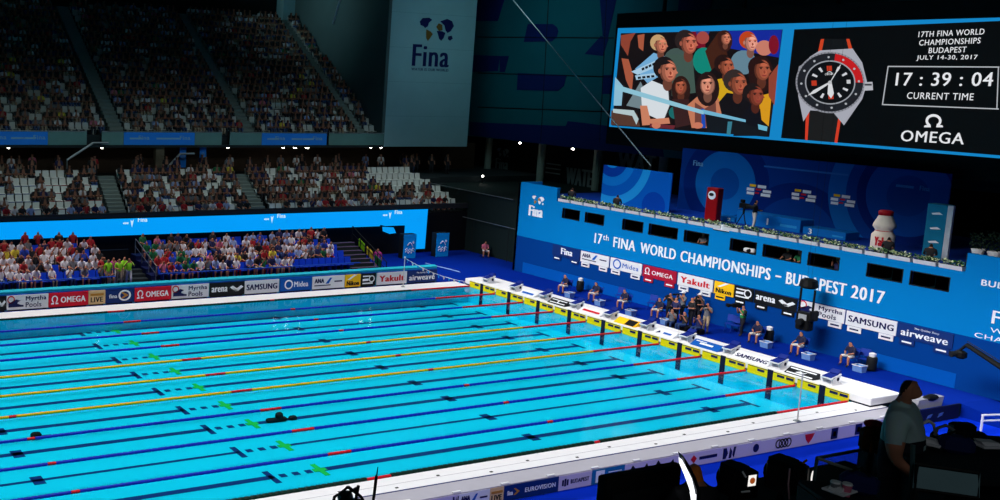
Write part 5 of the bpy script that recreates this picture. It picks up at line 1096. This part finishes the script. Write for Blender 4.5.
# standing man in silhouette
hd = D(907.5, 390, 9.0); fz = hd.z-1.62*1.06
nn = {'pelvis': (0, 0, .95, .17), 'waist': (0, -.01, 1.1, .175), 'belly': (0, -.02, 1.2, .18), 'chest': (0, .02, 1.36, .175), 'nape': (0, .03, 1.48, .075), 'neck': (0, .01, 1.53, .065), 'head': (0, -.0, 1.64, .096), 'top': (0, .01, 1.7, .08), 'back': (0, .045, 1.65, .085), 'face': (0, -.035, 1.62, .07), 'nose': (0, -.103, 1.615, .012), 'chin': (0, -.05, 1.555, .04), 'earl': (-.1, .01, 1.62, .025), 'earr': (.1, .01, 1.62, .025)}
ee = [('pelvis', 'waist', 'pants'), ('waist', 'belly', 'pants'), ('belly', 'chest', 'shirt'), ('chest', 'nape', 'shirt'), ('nape', 'neck', 'skin'), ('neck', 'head', 'skin'), ('head', 'top', 'skin'), ('head', 'back', 'skin'), ('head', 'face', 'skin'), ('face', 'nose', 'skin'), ('face', 'chin', 'skin'), ('head', 'earl', 'skin'), ('head', 'earr', 'skin')]
for s, q in ((-1, 'l'), (1, 'r')):
    nn[q+'sh'] = (s*.21, .02, 1.42, .09); nn[q+'sl'] = (s*.26, .02, 1.26, .085); nn[q+'el'] = (s*.285, 0, 1.1, .052); nn[q+'wr'] = (s*.24, -.16, .96, .034); nn[q+'pa'] = (s*.22, -.22, .92, .036)
    nn[q+'hi'] = (s*.11, 0, .86, .12); nn[q+'kn'] = (s*.12, -.02, .48, .085); nn[q+'an'] = (s*.12, .02, .09, .05); nn[q+'to'] = (s*.13, -.15, .045, .045)
    ee += [('chest', q+'sh', 'shirt'), (q+'sh', q+'sl', 'shirt'), (q+'sl', q+'el', 'skin'), (q+'el', q+'wr', 'skin'), (q+'wr', q+'pa', 'skin'), ('pelvis', q+'hi', 'pants'), (q+'hi', q+'kn', 'pants'), (q+'kn', q+'an', 'pants'), (q+'an', q+'to', 'shoe')]
    for j in range(4): nn[q+'f%d' % j] = (s*(.215+.006*j), -.29-.01*(j in (1, 2)), .925-.022*j, .009); nn[q+'k%d' % j] = (s*.22, -.25, .93-.02*j, .011); ee += [(q+'pa', q+'k%d' % j, 'skin'), (q+'k%d' % j, q+'f%d' % j, 'skin')]
    nn[q+'th'] = (s*.19, -.25, .945, .011); ee += [(q+'pa', q+'th', 'skin')]
mm = figure(nn, ee, 2); struct('riser_floor', MB().rbox(hd.x-.9, hd.x+.9, hd.y-.9, hd.y+.6, PZ, fz, .03), dark)
person(mm, (hd.x, hd.y, fz), math.radians(24), (170, 196, 200), 'man in grey-green polo shirt standing in silhouette at the glass rail', None, 0, 0, 1.06)
# big monitor seen from behind, bright-edged reflector, operator
def box_at(name, label, cat, u, v, d, sx, sy, sz, rz, m_, extra=None):
    p = D(u, v, d); t = thing(name, label, cat, (p.x, p.y, PZ), rz); h = p.z-PZ
    MB().rbox(-sx/2, sx/2, -sy/2, sy/2, h-sz, h, min(.03, sx/6, sy/6)).build('body', m_, t); MB().tube([(0, 0, 0), (0, 0, h-sz)], .05, 8).build('stand', dark, t); MB().lathe([(.25, 0), (.25, .03), (.06, .06)], n=10).build('foot', dark, t)
    if extra: extra(t, h)
    return t
VR = math.radians(-27)
A_m = D(606, 478.5, 11); B_m = at(683, 463, y=A_m.y); L = B_m.x-A_m.x; t = thing('studio_monitor', 'large black monitor seen from behind at the deck skirt', 'monitor', (A_m.x, A_m.y, PZ)); h = A_m.z-PZ
MB().rbox(0, L, 0, .12, h-.75, h, .02).build('body', black, t); MB().box(.1, L-.1, -.02, 0, h-.5, h-.2).build('vent_plate', dark, t); MB().box(.03, L-.03, .12, .13, h-.7, h-.04).build('screen', mat('monitor_face', (20, 24, 30), .2), t)
MB().tube([(L/2, .06, 0), (L/2, .06, h-.75)], .05, 8).build('stand', dark, t); MB().lathe([(.25, 0), (.25, .03), (.06, .06)], (L/2, .06, 0), n=10).build('foot', dark, t)
p = D(688, 474, 10.6); t = thing('light_reflector', 'curved reflector glowing white beside the black monitor', 'reflector', (p.x, p.y, PZ), VR); h = p.z-PZ
MB().prism([(-.1, .17), (-.05, .09), (.02, -.03), (.06, -.15), (.07, -.19), (.05, -.19), (.03, -.14), (-.02, -.03), (-.09, .11)], lambda a, b, d: (a, d, h+b), -.05, .03).build('painted_reflection', mat('reflected_glow', (244, 248, 255), .4, 0, emit=1.5), t)  # emission stands in for light reflected along the strip
MB().prism([(.05, -.2), (.09, -.2), (.12, -.3), (.12, -.38), (.09, -.36)], lambda a, b, d: (a, d, h+b), -.05, .03).build('painted_reflection', MATS['reflected_glow'], t)
MB().prism([(-.1, .22), (-.03, .13), (.05, -.0), (.11, -.14), (.13, -.32), (.09, -.32), (.08, -.16), (.02, -.02), (-.06, .11)], lambda a, b, d: (a, d, h+b), -.06, .06).build('back_shell', dark, t); MB().tube([(.09, 0, -.0), (.09, 0, h-.28)], .02, 6).build('stand', dark, t)
hp = D(697, 470, 10.9); person(SEAT[0], (hp.x, hp.y, hp.z-1.19), VR+math.pi, SH['black'], 'seated operator with reddish hair seen from behind the reflector', None, 0, 4, 1)
t = thing('operator_stool', 'dark stool under the reddish-haired operator', 'stool', (hp.x, hp.y, PZ)); zz = hp.z-1.19+.4-PZ; MB().lathe([(.2, zz-.05), (.2, zz), (.17, zz+.02)], n=12).build('seat', dark, t); MB().tube([(0, 0, 0), (0, 0, zz)], .04, 6).build('column', dark, t); MB().lathe([(.25, 0), (.25, .03), (.05, .05)], n=10).build('base', dark, t)
# broadcast cameras
def bcam(u, v, d, label, rain=False):
    p = D(u, v, d); t = thing('broadcast_camera', label, 'camera', (p.x, p.y, PZ), -.08); t.scale = (.72, .72, 1); h = p.z-PZ
    MB().rbox(-.2, .2, -.22, .16, h-.3, h, .06).build('body', black, t); MB().tube([(.02, .16, h-.2), (.02, .24, h-.22)], [.1, .11], 12).build('lens', black, t)
    MB().prism([(-.2, -.32), (.2, -.32), (.17, -.03), (.04, .02), (-.17, .0)], lambda a, b, dd: (a, dd, h+b), -.25, .12).build('rain_cover', mat('rain_black', (12, 13, 15), .35), t)
    MB().rbox(-.17, .01, -.36, -.26, h-.15, h+.0, .015).build('viewfinder', dark, t); MB().box(-.155, -.005, -.366, -.36, h-.135, h-.015).build('viewfinder_screen', mat('finder_glow', (250, 246, 240), .4, .0, emit=1.0) if not rain else dark, t)
    if not rain:
        MB().prism(ell(-.08, h-.075, .05, .035, 9), lambda a, b, dd: (a, dd, b), -.372, -.366).build('finder_picture', mat('finder_orange', (190, 90, 30), .4, 0, emit=.6), t)
        MB().tube([(-.22, -.3, h+.02), (-.18, -.34, h-.04)], .012, 5).build('white_lever', white, t); MB().tube([(-.2, -.3, h-.21), (-.1, -.36, h-.19)], .012, 5).build('white_lever', white, t)
    else:
        MB().tube([(-.22, -.26, h-.02), (-.24, -.28, h-.18), (-.19, -.28, h-.34)], .012, 5).build('pink_piping', mat('pink_piping', (220, 170, 180), .5), t); MB().box(-.02, .07, -.262, -.255, h-.2, h-.1).build('label_plate', MATS['plate_grey'], t); MB().tube([(.0, -.27, h+.02), (.06, -.28, h+.05)], .014, 5).build('gold_clip', gold_ink, t)
        MB().prism(ell(.21, h-.14, .03, .07, 10), lambda a, b, dd: (a, dd, b), -.29, -.28).build('side_lamp', mat('finder_glow', (250, 246, 240), .4, .0, emit=1.0), t)
    for a in (0.3, 2.4, 4.5): MB().tube([(0, 0, h-.35), (.4*math.cos(a), .4*math.sin(a), 0)], .03, 6).build('tripod_leg', black, t)
bcam(736, 464, 11, 'black broadcast camera with a lit viewfinder on the near stand'); bcam(785, 458, 10.4, 'rain-covered black broadcast camera with pink piping beside the glass rail', True)
# remote rig with antenna at the bottom edge
p = D(350, 487, 11); t = thing('remote_camera', 'black remote camera with bent tubes and an antenna at the lower edge', 'camera', (p.x, p.y, p.z-1.2), VR); h = 1.2
for pts in (([(-.2, 0, h-.4), (-.16, 0, h-.12), (-.02, 0, h)]), ([(-.02, 0, h), (.12, 0, h-.1), (.26, 0, h-.3)]), ([(-.1, .05, h-.35), (.0, .05, h-.08), (.1, .05, h-.02)]), ([(.05, 0, h-.3), (.09, 0, h+.02)])): MB().tube(pts, .018, 6).build('bent_tube', black, t)
MB().rbox(-.14, .2, -.12, .12, h-.36, h-.16, .04).build('body', black, t); MB().tube([(0, .1, h-.25), (0, .3, h-.25)], [.07, .09], 10).build('lens', dark, t); MB().tube([(.23, 0, 0), (.26, 0, h-.1), (.285, 0, h+.24)], [.02, .016, .005], 6).build('antenna', black, t); MB().tube([(.262, 0, h-.1), (.275, 0, h+.14)], .017, 6).build('antenna_sleeve', black, t)
MB().tube([(0, 0, h-.36), (0, 0, 0)], .05, 6).build('mast', black, t); MB().tube([(0, 0, 0), (0, 0, -p.z+1.2-.6)], .06, 6).build('mast_base', black, t)
# glass rail (two panels)
gm = bpy.data.materials.new('rail_glass'); gm.use_nodes = True; nt = gm.node_tree; b_ = nt.nodes['Principled BSDF']; b_.inputs['Base Color'].default_value = (.02, .05, .055, 1); b_.inputs['Alpha'].default_value = .35; b_.inputs['Roughness'].default_value = .15
fr_m = mat('rail_frame', (58, 84, 88), .4)
def loc_(o, pts): return [Vector(p)-o for p in pts]
A0, A1, A2, A3 = D(817, 458, 9.6), D(882, 446, 10.4), D(887, 484, 10.4), D(811, 503, 9.6); t = thing('glass_rail', 'glass rail panel with metal frame between the covered camera and standing man', 'glass rail', A0); L4 = loc_(A0, (A0, A1, A2, A3))
MB().tube(L4+[L4[0]], .016, 6).build('frame', fr_m, t); MB().tube([L4[0], D(886, 482, 9.9)-A0], .016, 6).build('diagonal_rail', mat('rail_light', (150, 160, 160), .4), t); MB().prism([(0, 0), (1, 0), (1, 1), (0, 1)], lambda a, b, d: L4[0].lerp(L4[1], a).lerp(L4[3].lerp(L4[2], a), b)+Vector((0, d, 0)), -.005, .005).build('pane', gm, t)
for q, f in ((L4[3], A3), (L4[2], A2)): MB().tube([q, (q.x, q.y, PZ-A0.z)], .02, 6).build('post', fr_m, t)
B0, B1, B2, B3 = D(917, 464, 8.4), D(979, 473, 8.2), D(978, 498, 8.2), D(915, 489, 8.4); t = thing('desk_monitor', 'pale grey screen panel leaning in a dark frame at the near desk', 'monitor', B0); L4 = loc_(B0, (B0, B1, B2, B3))
MB().prism([(0, 0), (1, 0), (1, 1), (0, 1)], lambda a, b, d: L4[0].lerp(L4[1], a).lerp(L4[3].lerp(L4[2], a), b)+Vector((0, d, 0)), -.01, .02).build('screen', mat('screen_greyblue', (130, 160, 168), .4), t); MB().tube(L4+[L4[0]], .018, 6).build('bezel', black, t); MB().tube([D(913, 445, 8.5)-B0, D(911, 503, 8.5)-B0], .02, 6).build('post', fr_m, t); MB().tube([L4[3], (L4[3].x, L4[3].y, PZ-B0.z)], .03, 6).build('stand', dark, t)
MB().box(-.02, .02, -.02, .02, PZ-B0.z, PZ-B0.z+.03).build('foot', dark, t)
# desks with equipment, backpack, dark monitors
def desk(u, v, d, L, label):
    p = D(u, v, d); t = thing('press_desk', label, 'desk', (p.x, p.y, PZ), VR); h = p.z-PZ
    MB().rbox(-L/2, L/2, -.3, .3, h-.05, h, .01).build('top', dark, t); MB().box(-L/2, L/2, .26, .3, h-.5, h-.05).build('modesty_panel', black, t)
    for s in (-1, 1): MB().box(s*L/2-.03*(s > 0), s*L/2+.03*(s < 0), -.28, .26, 0, h-.05).build('side_panel', black, t)
    return p, h
desk(958, 448, 10, 1.5, 'dark press desk crowded with gear past the standing man'); desk(848, 495, 8.7, .5, 'dark press desk behind the glass rail'); desk(985, 468, 8.6, 1.0, 'dark press desk next to the grey screen at the frame edge')
R = random.Random(5)
GEAR = [(927, 443, 9.9, 'white', 'papers'), (936, 446, 9.9, 'grey', 'papers'), (944, 441, 10, 'grey', 'helmet'), (926, 436, 10.2, 'white', 'helmet'), (955, 452, 9.8, 'navy', 'bag'), (988, 446, 9.9, 'white', 'papers'), (840, 491, 8.65, 'white', 'papers'), (850, 488, 8.75, 'red', 'cup'), (834, 494, 8.65, 'grey', 'cup'), (858, 492, 8.7, 'navy', 'bag'), (846, 496, 8.6, 'pink', 'cup'), (862, 489, 8.75, 'white', 'papers')]
for u, v, d, c, k in GEAR:
    p = D(u, v, d); m_ = mat('gear_'+c, SH[c], .6); near_ = 'past the standing man' if u > 900 else 'behind the glass rail'
    nm = {'papers': 'paper_sheaf', 'helmet': 'headset', 'bag': 'kit_bag', 'cup': 'drink_cup'}[k]
    t = thing(nm, '%s %s on the dark desk %s, %s' % (c, nm.replace('_', ' '), near_, ['by the edge', 'near its middle', 'at its far end', 'beside the cups', 'next to the bag', 'under the rail'][GEAR.index((u, v, d, c, k)) % 6]), k, (p.x, p.y, p.z), R.uniform(0, 3))
    if k == 'papers': MB().rbox(-.12, .12, -.09, .09, 0, .02, .004).build('sheets', m_, t); MB().prism([(-.1, .02), (.08, .02), (.12, .06), (-.06, .05)], lambda a, b, dd: (a, dd, b), -.05, .05).build('curled_sheet', m_, t)
    elif k == 'helmet': MB().tube([(-.09, 0, 0), (-.07, 0, .12), (0, 0, .16), (.07, 0, .12), (.09, 0, 0)], .016, 6).build('band', m_, t); MB().ball((-.09, 0, 0), (.03, .045, .05)).build('ear_cup', black, t); MB().ball((.09, 0, 0), (.03, .045, .05)).build('ear_cup', black, t)
    elif k == 'bag': MB().rbox(-.14, .14, -.1, .1, 0, .16, .04).build('body', m_, t); MB().tube([(-.08, 0, .15), (0, 0, .22), (.08, 0, .15)], .012, 5).build('handle', black, t)
    else: MB().lathe([(.028, 0), (.038, .1)], n=10).build('cup', m_, t); MB().lathe([(.04, .1), (.036, .115)], n=10).build('lid', white, t)
for u, v, d, sx, sz, lab in ((963, 423, 11.6, .25, .38, 'tall dark monitor backed against the blue floor'), (977, 432, 11.6, .18, .26, 'small dark monitor next to the tall one'), (994, 437, 11.6, .26, .34, 'dark monitor at the photo edge under the barrier'), (938, 464, 9.0, .4, .35, 'wide dark equipment case below the gear desk'), (992, 457, 9.2, .4, .3, 'wide dark equipment case at the photo edge')):
    box_at('equipment_monitor' if 'monitor' in lab else 'equipment_case', lab, 'monitor' if 'monitor' in lab else 'case', u, v, d, sx, .14, sz, VR, black, lambda t, h: MB().box(-.06, .06, -.085, -.07, h-.12, h-.06).build('port_plate', dark, t))
p = D(874, 423, 9.4); t = thing('backpack', 'brown patterned backpack hanging beside the standing man', 'backpack', (p.x, p.y, p.z-.28), VR); pm = mat('backpack_brown', (74, 44, 24), .8, .6, 14)
MB().rbox(-.1, .1, -.08, .08, 0, .26, .05).build('body', pm, t); MB().rbox(-.07, .07, -.11, -.07, .02, .14, .02).build('pocket', mat('backpack_ochre', (150, 84, 24), .8, .5, 14), t); MB().ball((.0, 0, .27), (.09, .07, .04)).build('red_flap', mat('flap_red', (150, 16, 40), .7), t); MB().tube([(.05, .08, .24), (.05, .14, .12), (.05, .08, .02)], .012, 5).build('strap', black, t); MB().tube([(0, 0, 0), (0, 0, PZ-p.z+.28)], .03, 6).build('hook_stand', dark, t)
print('persons', sum(1 for o in C.objects if o.name.startswith('person')), 'objects', len(C.objects))
